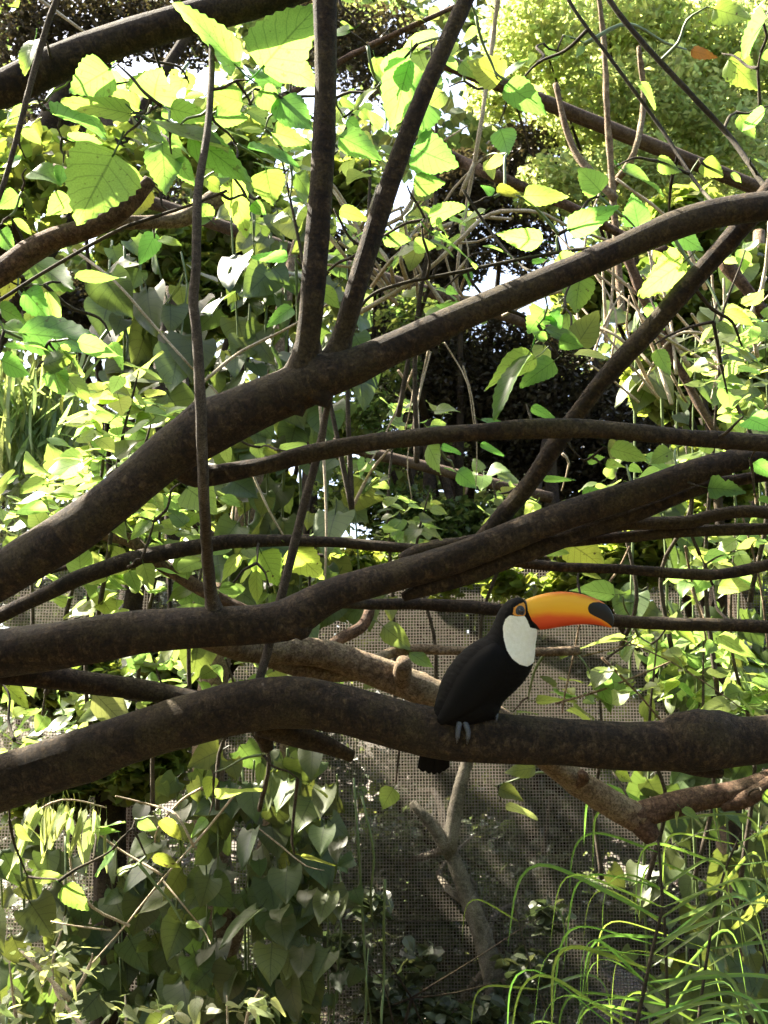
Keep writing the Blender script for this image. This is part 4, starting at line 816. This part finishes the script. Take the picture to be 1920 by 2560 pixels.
# straggling dry twigs
def twiggy(name, label, lines, d, mat='bark_pale', r=.004, cat='vine', group=None):
    s = thing(name, label, cat, group)
    for pts in lines:
        P = [dpt(x, y, d + rng.normal() * .04) for x, y in pts]
        n = len(P); rr = r * rng.uniform(.6, 1.3)
        if n == 2: P = [P[0], P[0] * .6 + P[1] * .4 + rng.normal(size=3) * .012, P[1]]
        tube('stem', P, np.linspace(rr, rr * .6, len(P)), M[mat], s, seg=6, step=.03, rough=.18)
    return s
def rnd_lines(box, n, ang, spread, ln):
    out = []
    for _ in range(n):
        x, y = rng.uniform(box[0], box[2]), rng.uniform(box[1], box[3]); a_ = math.radians(ang + rng.normal() * spread); l = ln * rng.uniform(.5, 1.4); b_ = a_ + rng.normal() * .4
        out.append([(x, y), (x + math.cos(a_) * l * .5, y - math.sin(a_) * l * .5), (x + math.cos(a_) * l * .5 + math.cos(b_) * l * .5, y - math.sin(a_) * l * .5 - math.sin(b_) * l * .5)])
    return out
twiggy('dry_vine', 'tangle of pale sunlit dry stems crossing behind the upright forked limbs', rnd_lines((740, 420, 1000, 680), 26, 70, 40, 180) + [[(1080, -40), (1060, 120), (1035, 290), (1012, 420), (990, 560), (985, 640)], [(1010, 560), (985, 600), (1000, 640), (1060, 640), (1150, 618), (1260, 580)], [(750, 690), (900, 602), (1000, 512), (1060, 462), (1160, 458), (1230, 490), (1340, 530)]], 2.75, r=.0055)
twiggy('dry_vine', 'pale brown dry stems hanging below the long straight limb', rnd_lines((1230, 560, 1659, 900), 34, 95, 28, 230), 3.3, r=.006)
twiggy('dry_vine', 'cluster of thin pale stems hanging in front of the dark brown canopy', [[(940, 700), (915, 800), (900, 900), (905, 1000)], [(905, 730), (890, 860), (870, 950)], [(930, 760), (905, 860), (880, 990), (890, 1080)], [(1000, 790), (1020, 860), (1030, 960), (1028, 1050)], [(900, 780), (850, 900), (800, 1000)], [(960, 740), (985, 780), (1010, 830), (1025, 930)], [(860, 800), (900, 870), (905, 960)], [(1215, 980), (1213, 1060)]], 2.9, r=.0035)
twiggy('dry_vine', 'thin pale stems zigzagging over the shaded heart leaves', [[(520, 1700), (440, 1800), (350, 1900), (270, 2000), (200, 2080)], [(350, 1890), (300, 1860), (250, 1830), (200, 1790)], [(420, 1830), (380, 1760), (330, 1740), (250, 1720)], [(350, 1900), (400, 1960), (440, 2010), (455, 2040)], [(240, 2010), (160, 2000), (110, 1990)], [(560, 1790), (610, 1830), (660, 1870), (700, 1880)], [(440, 1700), (390, 1730), (340, 1790), (335, 1820)], [(280, 2000), (200, 1960), (160, 1900), (150, 1840)]], 2.75, r=.0035)
dv_ = twiggy('dry_vine', 'bleached dry leaves drooping in a bunch below the low end of the perch limb', [[(60, 1770), (110, 1735), (160, 1728), (230, 1745)]], 2.7, r=.003)
for q in range(24):
    B = dpt(70 + 7 * q + rng.normal() * 6, 1738 + abs(q - 11) * 2.5 + rng.normal() * 8, 2.7 + rng.normal() * .03)
    put_leaf('pale', B, B + np.array([rng.normal() * .02 - .012, rng.normal() * .02, -rng.uniform(.07, .14)]), dv_, ratio=rng.uniform(.1, .2), normal=np.array([rng.normal() * .5, -1, .3]))
twiggy('dry_vine', 'thin dry twigs crossing beside the mesh beyond the bill', [[(1250, 1420), (1330, 1400), (1380, 1390)], [(1300, 1420), (1380, 1500), (1430, 1560)], [(1340, 1380), (1450, 1430), (1560, 1500), (1640, 1560)], [(1200, 1520), (1300, 1490), (1400, 1450), (1470, 1420)], [(1255, 1330), (1240, 1410), (1220, 1500), (1215, 1540)], [(1490, 1260), (1520, 1350), (1525, 1400)], [(1480, 1180), (1500, 1280), (1530, 1360)], [(1600, 1100), (1640, 1250), (1659, 1400)], [(1270, 1310), (1330, 1240), (1360, 1180)]], 2.85, mat='bark_tan', r=.0035)
twiggy('dry_vine', 'pale thin stems reaching across the shade beside the grey upright shoot', [[(160, 540), (250, 610), (330, 700), (410, 790), (430, 810)], [(60, -20), (170, 60), (240, 110)], [(445, 820), (520, 760), (620, 710), (720, 650)], [(400, 900), (430, 850), (450, 810)], [(500, 900), (470, 850), (450, 830)], [(540, 1010), (580, 1100), (620, 1170)], [(690, 860), (700, 1000), (705, 1150), (700, 1290)], [(760, 1100), (800, 1020), (850, 960)]], 2.9, r=.0045)
twiggy('bare_sapling', 'slim brown sapling trunk leaning under the sloping roof beam', [[(1345, 700), (1330, 500), (1312, 250), (1305, 100), (1290, -40)], [(1330, 430), (1280, 380), (1230, 300), (1200, 180)], [(1325, 400), (1370, 330), (1390, 220), (1380, 100)]], 3.8, mat='bark_tan', r=.014, cat='sapling')
twiggy('bare_sapling', 'reddish brown sapling slanting behind the diagonal limb', [[(1340, 520), (1390, 640), (1450, 765), (1540, 925), (1590, 1010)], [(1560, 560), (1640, 660), (1700, 740)]], 3.3, mat='bark_red', r=.018, cat='sapling')
twiggy('bare_sapling', 'reddish brown branch sloping down behind the right fork', [[(930, 320), (990, 346), (1060, 376), (1150, 412), (1250, 456), (1340, 505), (1440, 540)]], 3.0, mat='bark_red', r=.021, cat='branch')
twiggy('bare_sapling', 'slender reddish branch rising behind the two upright limbs', [[(560, 240), (640, 195), (740, 130), (850, 75), (960, 25), (1060, -20)]], 3.0, mat='bark_red', r=.012, cat='branch')

# ------------------------------------------------------------------ arching palm
palm = thing('palm', 'arching palm with long narrow drooping green leaflets in front of the mesh', 'palm')
def frond(rach, d, n, ln, t0=.0, sides=(-1, 1), rr=.008):
    P = np.array([dpt(x, y, d + q) for x, y, q in rach]); o, C = tube('rachis', P, np.linspace(rr * .5, rr, len(P)), M['twig'], palm, seg=8, step=.03, rough=.08)
    for q in range(n):
        t = t0 + (1 - t0) * (q + rng.uniform(0, .8)) / n; c = C[min(len(C) - 1, int(t * (len(C) - 1)))]
        for sd in sides:
            l = ln * rng.uniform(.75, 1.2) * (.65 + .45 * math.sin(math.pi * min(1, .15 + t * .9)))
            az = rng.normal() * .45; k = 20; w = rng.uniform(.0038, .0062)
            out = np.array([sd * math.cos(az), math.sin(az), 0]); el = math.radians(rng.uniform(5, 38)); g = rng.uniform(3.2, 4.6); s_ = np.linspace(0, 1, k + 1)
            ang = el - (el + math.radians(rng.uniform(80, 89))) * (1 / (1 + np.exp(-(s_ - rng.uniform(.42, .62)) * rng.uniform(13, 24))))
            step = l / k; pos = [c.copy()]
            for a_ in ang[:-1]: pos.append(pos[-1] + step * (out * math.cos(a_) + np.array([0, 0, math.sin(a_)])))
            pos = np.array(pos); V = []; tw = rng.uniform(-.5, .5)
            for i2, p in enumerate(pos):
                a_ = ang[i2]; tan = out * math.cos(a_) + np.array([0, 0, math.sin(a_)]); side = unit(np.cross(tan, unit(np.array([-out[1], out[0], 0])) ))
                lat = np.array([-out[1], out[0], 0]) * math.cos(tw + .9) + side * math.sin(tw + .9)
                wd = w * min(1, 4 * s_[i2] + .35) * (1 - s_[i2] ** 3 * .95); up = np.cross(lat, tan)
                V += [p - lat * wd, p + up * wd * .35, p + lat * wd]
            F = [(i2 * 3 + v, i2 * 3 + v + 1, i2 * 3 + v + 4, i2 * 3 + v + 3) for i2 in range(k) for v in range(2)]
            obj('leaflet', mesh_np('leaflet', V, [np.array(F)], M['palm'], True), palm)
frond([(1432, 1960, 0), (1412, 2040, 0), (1382, 2180, 0), (1355, 2300, 0), (1330, 2420, 0), (1290, 2700, .05)], 2.75, 24, .54)
frond([(1405, 1720, .35), (1420, 1800, .3), (1428, 1900, .25), (1440, 2100, .2), (1450, 2600, .2)], 2.75, 14, .46, rr=.006)
frond([(1600, 1800, .3), (1560, 1900, .3), (1530, 2050, .25), (1500, 2300, .2), (1480, 2700, .15)], 2.75, 15, .46, rr=.006)
frond([(1110, 1950, .9), (1150, 2100, .8), (1210, 2300, .7), (1240, 2700, .6)], 2.75, 6, .35, rr=.005, sides=(1, -1))

# hanging strip-leaved plant against the sky, left
reed = thing('hanging_bamboo', 'weeping bamboo with narrow pale leaves against the bright sky', 'bamboo')
cl = np.vstack([dpt(x, y, 6.8) + rng.normal(size=(n, 3)) * s_ for x, y, n, s_ in [(50, 920, 170, .2), (90, 1000, 120, .18), (20, 1040, 90, .18), (110, 900, 70, .14), (190, 1290, 60, .12), (60, 860, 80, .15)]])
leaf_cloud('foliage', cl, .42, M['reed'], reed, 'strip', up=0, hang=.85)
for x in (20, 70, 120): tube('stem', [dpt(x - 40, 2400, 6.9), dpt(x - 30, 1500, 6.9), dpt(x, 900, 6.9), dpt(x + 20, 780, 6.85)], [.02, .016, .01, .005], M['bark_grey'], reed, seg=8, step=.1)

# ------------------------------------------------------------------ background trees
def bgtree(name, label, clumps, mat, size, tpl, trunk, dens=1.0, tr=.08, bark_='bark', up=.5, group='trees outside the aviary', cat='tree', squash=.8):
    t = thing(name, label, cat, group)
    pts = []; cs = []
    for (x, y, rad, d, n) in clumps:
        c = dpt(x, y, d); r = rad * DS * d / FPX; cs.append((c, r)); pts.append(blob(c, r, int(n * dens), squash))
    leaf_cloud('crown', np.vstack(pts), size, M[mat], t, tpl, up=up)
    T = np.array([np.array(p) for p in trunk], float)
    tube('trunk', T, np.linspace(tr, tr * .45, len(T)), M[bark_], t, seg=12, step=.12)
    for c, r in cs[:10]:
        b = T[min(len(T) - 1, 2 + rng.integers(max(1, len(T) - 2)))]
        tube('limb', [b, (b + c) / 2 + rng.normal(size=3) * .12, c + rng.normal(size=3) * r * .2], [tr * .35, tr * .22, tr * .06], M[bark_], t, seg=7, step=.1, rough=.1)
    return t
def W2D(p, r, n):
    v = np.array(p) - CAM; d = float(v @ FWD); return ((960 + FPX * v[0] / d) / DS, (1280 - FPX * float(v @ UPV) / d) / DS, r / d * FPX / DS, d, n)
G = lambda x, d: [(dpt(x, 0, d)[0], d, -.1), (dpt(x, 0, d)[0] + .05, d, .8), (dpt(x, 0, d)[0], d + .05, 1.8), (dpt(x, 0, d)[0] + .08, d + .1, 2.8), (dpt(x, 0, d)[0] + .1, d + .2, 3.8)]
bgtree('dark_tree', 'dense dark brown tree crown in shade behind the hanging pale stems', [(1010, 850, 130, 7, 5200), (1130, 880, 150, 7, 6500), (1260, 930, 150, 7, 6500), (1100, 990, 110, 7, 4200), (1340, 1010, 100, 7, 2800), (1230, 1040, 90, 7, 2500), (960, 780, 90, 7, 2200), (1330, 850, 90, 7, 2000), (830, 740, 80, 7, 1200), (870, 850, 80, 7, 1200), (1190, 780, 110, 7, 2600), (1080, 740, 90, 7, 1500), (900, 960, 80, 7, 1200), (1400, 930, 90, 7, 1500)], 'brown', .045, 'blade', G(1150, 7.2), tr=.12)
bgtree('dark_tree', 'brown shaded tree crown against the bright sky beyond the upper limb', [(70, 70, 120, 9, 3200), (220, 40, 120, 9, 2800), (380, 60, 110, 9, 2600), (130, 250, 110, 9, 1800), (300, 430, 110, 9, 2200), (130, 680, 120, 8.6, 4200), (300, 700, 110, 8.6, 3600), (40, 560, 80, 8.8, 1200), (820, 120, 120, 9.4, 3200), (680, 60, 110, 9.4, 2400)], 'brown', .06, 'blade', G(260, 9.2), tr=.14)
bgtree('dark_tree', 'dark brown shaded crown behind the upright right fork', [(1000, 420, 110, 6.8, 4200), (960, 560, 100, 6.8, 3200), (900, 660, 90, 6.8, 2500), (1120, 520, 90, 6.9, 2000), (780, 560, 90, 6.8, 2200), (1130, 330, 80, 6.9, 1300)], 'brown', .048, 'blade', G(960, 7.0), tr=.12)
bgtree('feathery_tree', 'tall tree of fine pale green feathery leaves behind the sloping roof beam', [(1160, 60, 130, 6.5, 2300), (1330, 60, 150, 7, 3200), (1500, 90, 150, 7, 3200), (1620, 160, 120, 7, 2200), (1420, 230, 150, 6.8, 3200), (1250, 230, 120, 6.8, 2200), (1570, 320, 130, 6.8, 2200), (1380, 380, 110, 6.6, 1800), (1200, 400, 90, 6.6, 1200), (1080, 200, 80, 6.6, 900), (1250, 120, 200, 9, 2600), (1480, 150, 220, 9, 3200), (1640, 300, 180, 9, 2200), (1350, 330, 200, 9, 2600)], 'feather', .06, 'blade', G(1450, 7.3), up=.3)
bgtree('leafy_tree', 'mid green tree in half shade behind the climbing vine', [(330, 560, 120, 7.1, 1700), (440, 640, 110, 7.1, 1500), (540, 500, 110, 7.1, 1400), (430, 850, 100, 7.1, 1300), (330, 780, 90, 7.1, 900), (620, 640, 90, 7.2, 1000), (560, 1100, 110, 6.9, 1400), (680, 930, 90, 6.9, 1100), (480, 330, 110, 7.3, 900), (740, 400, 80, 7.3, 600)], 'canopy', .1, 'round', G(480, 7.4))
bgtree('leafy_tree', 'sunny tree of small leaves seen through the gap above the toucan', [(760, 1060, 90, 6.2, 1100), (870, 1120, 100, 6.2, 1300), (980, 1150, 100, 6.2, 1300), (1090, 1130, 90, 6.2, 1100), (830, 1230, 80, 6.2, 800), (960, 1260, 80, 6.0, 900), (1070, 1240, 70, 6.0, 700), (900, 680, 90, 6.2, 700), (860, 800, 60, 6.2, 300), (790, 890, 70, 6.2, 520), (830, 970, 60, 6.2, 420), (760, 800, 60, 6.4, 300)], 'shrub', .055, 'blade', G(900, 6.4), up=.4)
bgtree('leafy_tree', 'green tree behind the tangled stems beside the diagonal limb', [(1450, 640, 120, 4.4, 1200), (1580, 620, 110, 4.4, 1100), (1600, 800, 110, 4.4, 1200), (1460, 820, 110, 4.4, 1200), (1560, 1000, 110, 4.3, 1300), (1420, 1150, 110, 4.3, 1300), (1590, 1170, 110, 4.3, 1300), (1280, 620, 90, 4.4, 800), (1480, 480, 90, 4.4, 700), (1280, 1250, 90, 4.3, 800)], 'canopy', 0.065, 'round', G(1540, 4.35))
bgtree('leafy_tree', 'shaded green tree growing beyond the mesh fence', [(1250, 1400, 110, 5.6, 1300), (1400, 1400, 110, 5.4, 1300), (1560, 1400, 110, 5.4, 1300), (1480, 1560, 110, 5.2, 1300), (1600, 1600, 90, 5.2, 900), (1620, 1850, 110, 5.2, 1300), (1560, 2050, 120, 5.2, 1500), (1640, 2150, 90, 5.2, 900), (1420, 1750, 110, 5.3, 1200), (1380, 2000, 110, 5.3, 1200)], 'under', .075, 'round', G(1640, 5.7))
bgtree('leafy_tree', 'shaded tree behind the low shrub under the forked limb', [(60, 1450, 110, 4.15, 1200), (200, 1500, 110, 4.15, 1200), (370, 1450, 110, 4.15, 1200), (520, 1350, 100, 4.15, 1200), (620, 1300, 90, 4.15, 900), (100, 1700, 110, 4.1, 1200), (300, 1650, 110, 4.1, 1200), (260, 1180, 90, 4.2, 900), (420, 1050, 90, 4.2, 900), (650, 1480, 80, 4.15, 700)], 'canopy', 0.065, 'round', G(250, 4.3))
fork = bgtree('slender_tree', 'slender grey forked tree standing against the mesh below the perch limb', [(900, 1760, 90, 4.9, 160), (1060, 1830, 90, 4.9, 160), (860, 1980, 100, 5.0, 900), (1020, 2060, 100, 5.0, 900), (1150, 1950, 90, 5.0, 800), (820, 2150, 90, 5.0, 800), (1120, 2160, 100, 5.0, 900), (960, 2200, 80, 5.0, 700), (1230, 2100, 80, 5.6, 600)], 'under', .06, 'blade', [dpt(1085, 2500, 3.936), dpt(1078, 2200, 4.068), dpt(1060, 2080, 4.121), dpt(1020, 1960, 4.174), dpt(985, 1870, 4.213), dpt(970, 1830, 4.231)], tr=.055, bark_='bark_fork')
tube('limb', [dpt(970, 1840, 4.226), dpt(985, 1740, 4.270), dpt(1005, 1660, 4.306), dpt(1040, 1560, 4.350), dpt(1060, 1400, 4.420)], [.034, .03, .026, .022, .012], M['bark_fork'], fork, seg=10, step=.06)
tube('limb', [dpt(975, 1850, 4.222), dpt(940, 1790, 4.248), dpt(890, 1735, 4.273)], [.03, .026, .018], M['bark_fork'], fork, seg=10, step=.06)
bgtree('slender_tree', 'thin pale sapling standing behind the palm leaflets', [(1180, 2000, 60, 5.0, 160), (1140, 2120, 60, 5.0, 160), (1200, 1880, 60, 5.0, 160)], 'under', .06, 'blade', [dpt(1200, 2500, 5.0), dpt(1185, 2250, 5.0), dpt(1178, 2050, 5.0), dpt(1170, 1900, 5.0), dpt(1190, 1720, 5.0)], tr=.022, bark_='bark_grey')
bgtree('slender_tree', 'mossy trunk standing behind the shrub beyond the bill tip', [(1640, 1300, 60, 5.0, 160), (1590, 1250, 60, 5.0, 160), (1620, 1150, 60, 5.0, 160)], 'canopy', .07, 'round', [dpt(1620, 2500, 4.6), dpt(1612, 1800, 4.6), dpt(1608, 1400, 4.6), dpt(1600, 1200, 4.6), dpt(1620, 900, 4.7), dpt(1640, 500, 4.9)], tr=.06, bark_='bark_tan')
# added tree, mostly unseen: crown clumps placed to shade the vines and lower mesh
bgtree('added_shade_tree', 'tall tree added over the enclosure, crown clumps placed to cast shade', [(700, -420, 130, 8.5, 220), (-350, -320, 150, 9, 260), (-700, 0, 160, 9, 260), W2D((-3.9, 4.75, 5.4), .5, 250), W2D((-3.3, 4.8, 5.3), .45, 150), W2D((-4.4, 4.6, 5.4), .45, 110), W2D((-3.6, 6.0, 5.2), .45, 420), W2D((-2.9, 6.0, 5.2), .45, 420), W2D((-2.3, 6.05, 5.35), .45, 330), W2D((-1.7, 6.1, 5.5), .35, 120), W2D((-2.65, 4.15, 5.4), .4, 130), W2D((-2.1, 4.2, 5.45), .4, 120)], 'canopy', .13, 'round', [(-3.4, 7.0, -.1), (-3.3, 7.0, 2), (-3.1, 6.9, 4), (-2.6, 6.6, 5.5), (-2, 6.2, 6.5)], tr=.2)
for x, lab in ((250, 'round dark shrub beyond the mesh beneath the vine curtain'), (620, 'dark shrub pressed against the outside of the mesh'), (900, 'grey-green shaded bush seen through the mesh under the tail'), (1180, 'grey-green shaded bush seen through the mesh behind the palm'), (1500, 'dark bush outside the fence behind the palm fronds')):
    bgtree('dark_bush', lab, [(x + rng.normal() * 60, yy, 130, 6.0 + rng.normal() * .25, 1100) for yy in (1330, 1500, 1650, 1800, 1950, 2100, 2250, 2400)] + ([W2D((-1.3, 5.05, 2.3), .5, 900), W2D((-1.9, 5.15, 2.7), .5, 800), W2D((-.75, 5.0, 1.9), .3, 200)] if x == 250 else []), 'under', .07, 'blade', G(x, 6.2), cat='bush', group='bushes outside the fence')  # extra clumps on the first bush are added to shade the lower mesh
cl2 = []
for q_ in range(34):
    X = rng.uniform(-1.0, 1.5); zt = 1.42 - .25 * X + .18 * math.sin(X * 5); Z = rng.uniform(.15, zt - .12)
    cl2.append(W2D((X, rng.uniform(4.72, 4.95), Z), .18, 360))
bgtree('low_thicket', 'low thicket of small dark leaves growing against the outside of the mesh', cl2, 'under', .045, 'blade', [(.1, 4.9, -.1), (.12, 4.9, .4), (.08, 4.88, .8), (.15, 4.9, 1.1)], tr=.02, cat='thicket', group=None)
bgtree('trailing_creeper', 'small-leaved creeper trailing over the top of the wire mesh', [(x + rng.normal() * 15, 1225 + rng.normal() * 28, 48, 4.28, 90) for x in range(700, 1480, 42)], 'canopy', .05, 'round', [(-2.0, 4.4, -.1), (-2.0, 4.4, 1.2), (-1.9, 4.4, 2.1), (-1.2, 4.42, 2.5), (0, 4.42, 2.5), (1.2, 4.42, 2.5)], tr=.014, cat='creeper', group=None)
bgtree('low_bush', 'loose dark undergrowth growing in front of the mesh below the toucan tail', [(740, 2060, 70, 3.95, 130), (840, 2170, 80, 3.95, 200), (960, 2215, 80, 3.95, 220), (1080, 2200, 80, 3.95, 200), (1130, 2090, 60, 4.0, 90), (900, 2080, 60, 4.0, 70), (1180, 1980, 50, 4.0, 60), (800, 1960, 50, 4.0, 50)], 'under', .055, 'round', [(.0, 4.1, -.1), (.02, 4.1, .3), (.05, 4.1, .6), (.1, 4.1, .8)], tr=.012, cat='bush', group=None)
# far wood closes the view
wp = []
for _ in range(290):
    x = rng.uniform(-500, 2200); y = rng.uniform(-150, 2300); d = rng.uniform(10, 14)
    if y < 1200 and rng.random() < .25: continue
    if -80 < x < 150 and 740 < y < 1120 and rng.random() < .8: continue
    if y < 250 and x < 500 and rng.random() < .2: continue
    wp.append(blob(dpt(x, y, d), rng.uniform(.6, 1.1), 420 if y > 1200 else 260, .8))
leaf_cloud('wood', np.vstack(wp), .17, M['wood'], None, 'round', up=.4, label='far mass of green woodland closing the view behind the aviary', category='woodland')

# unseen trees added around the camera to cut sky light on the limbs
for x, y, side in ((-3.2, -2.6, 'opposite the palm, facing the bird'), (0.4, -3.6, 'facing the toucan from across the clearing'), (3.6, -2.2, 'opposite the mulberry trunk across the clearing'), (5.2, 1.6, 'beyond the tips of the perch limb'), (-5.6, .6, 'behind the mulberry trunk')):
    t = thing('unseen_screen_tree', 'unseen broad green tree, added to cut sky light, ' + side, 'tree', 'unseen trees added to cut sky light')
    tube('trunk', [(x, y, -.1), (x + .1, y, 1.5), (x, y + .1, 3.2), (x + .1, y, 5)], [.2, .16, .12, .07], M['bark'], t, seg=12, step=.2)
    leaf_cloud('crown', np.vstack([blob(np.array([x + rng.normal() * 1.0, y + rng.normal() * .7, z]), 1.3, 700, .8) for z in (.9, 1.5, 2.2, 2.9, 3.6, 4.2)]), .16, M['canopy'], t, 'round')
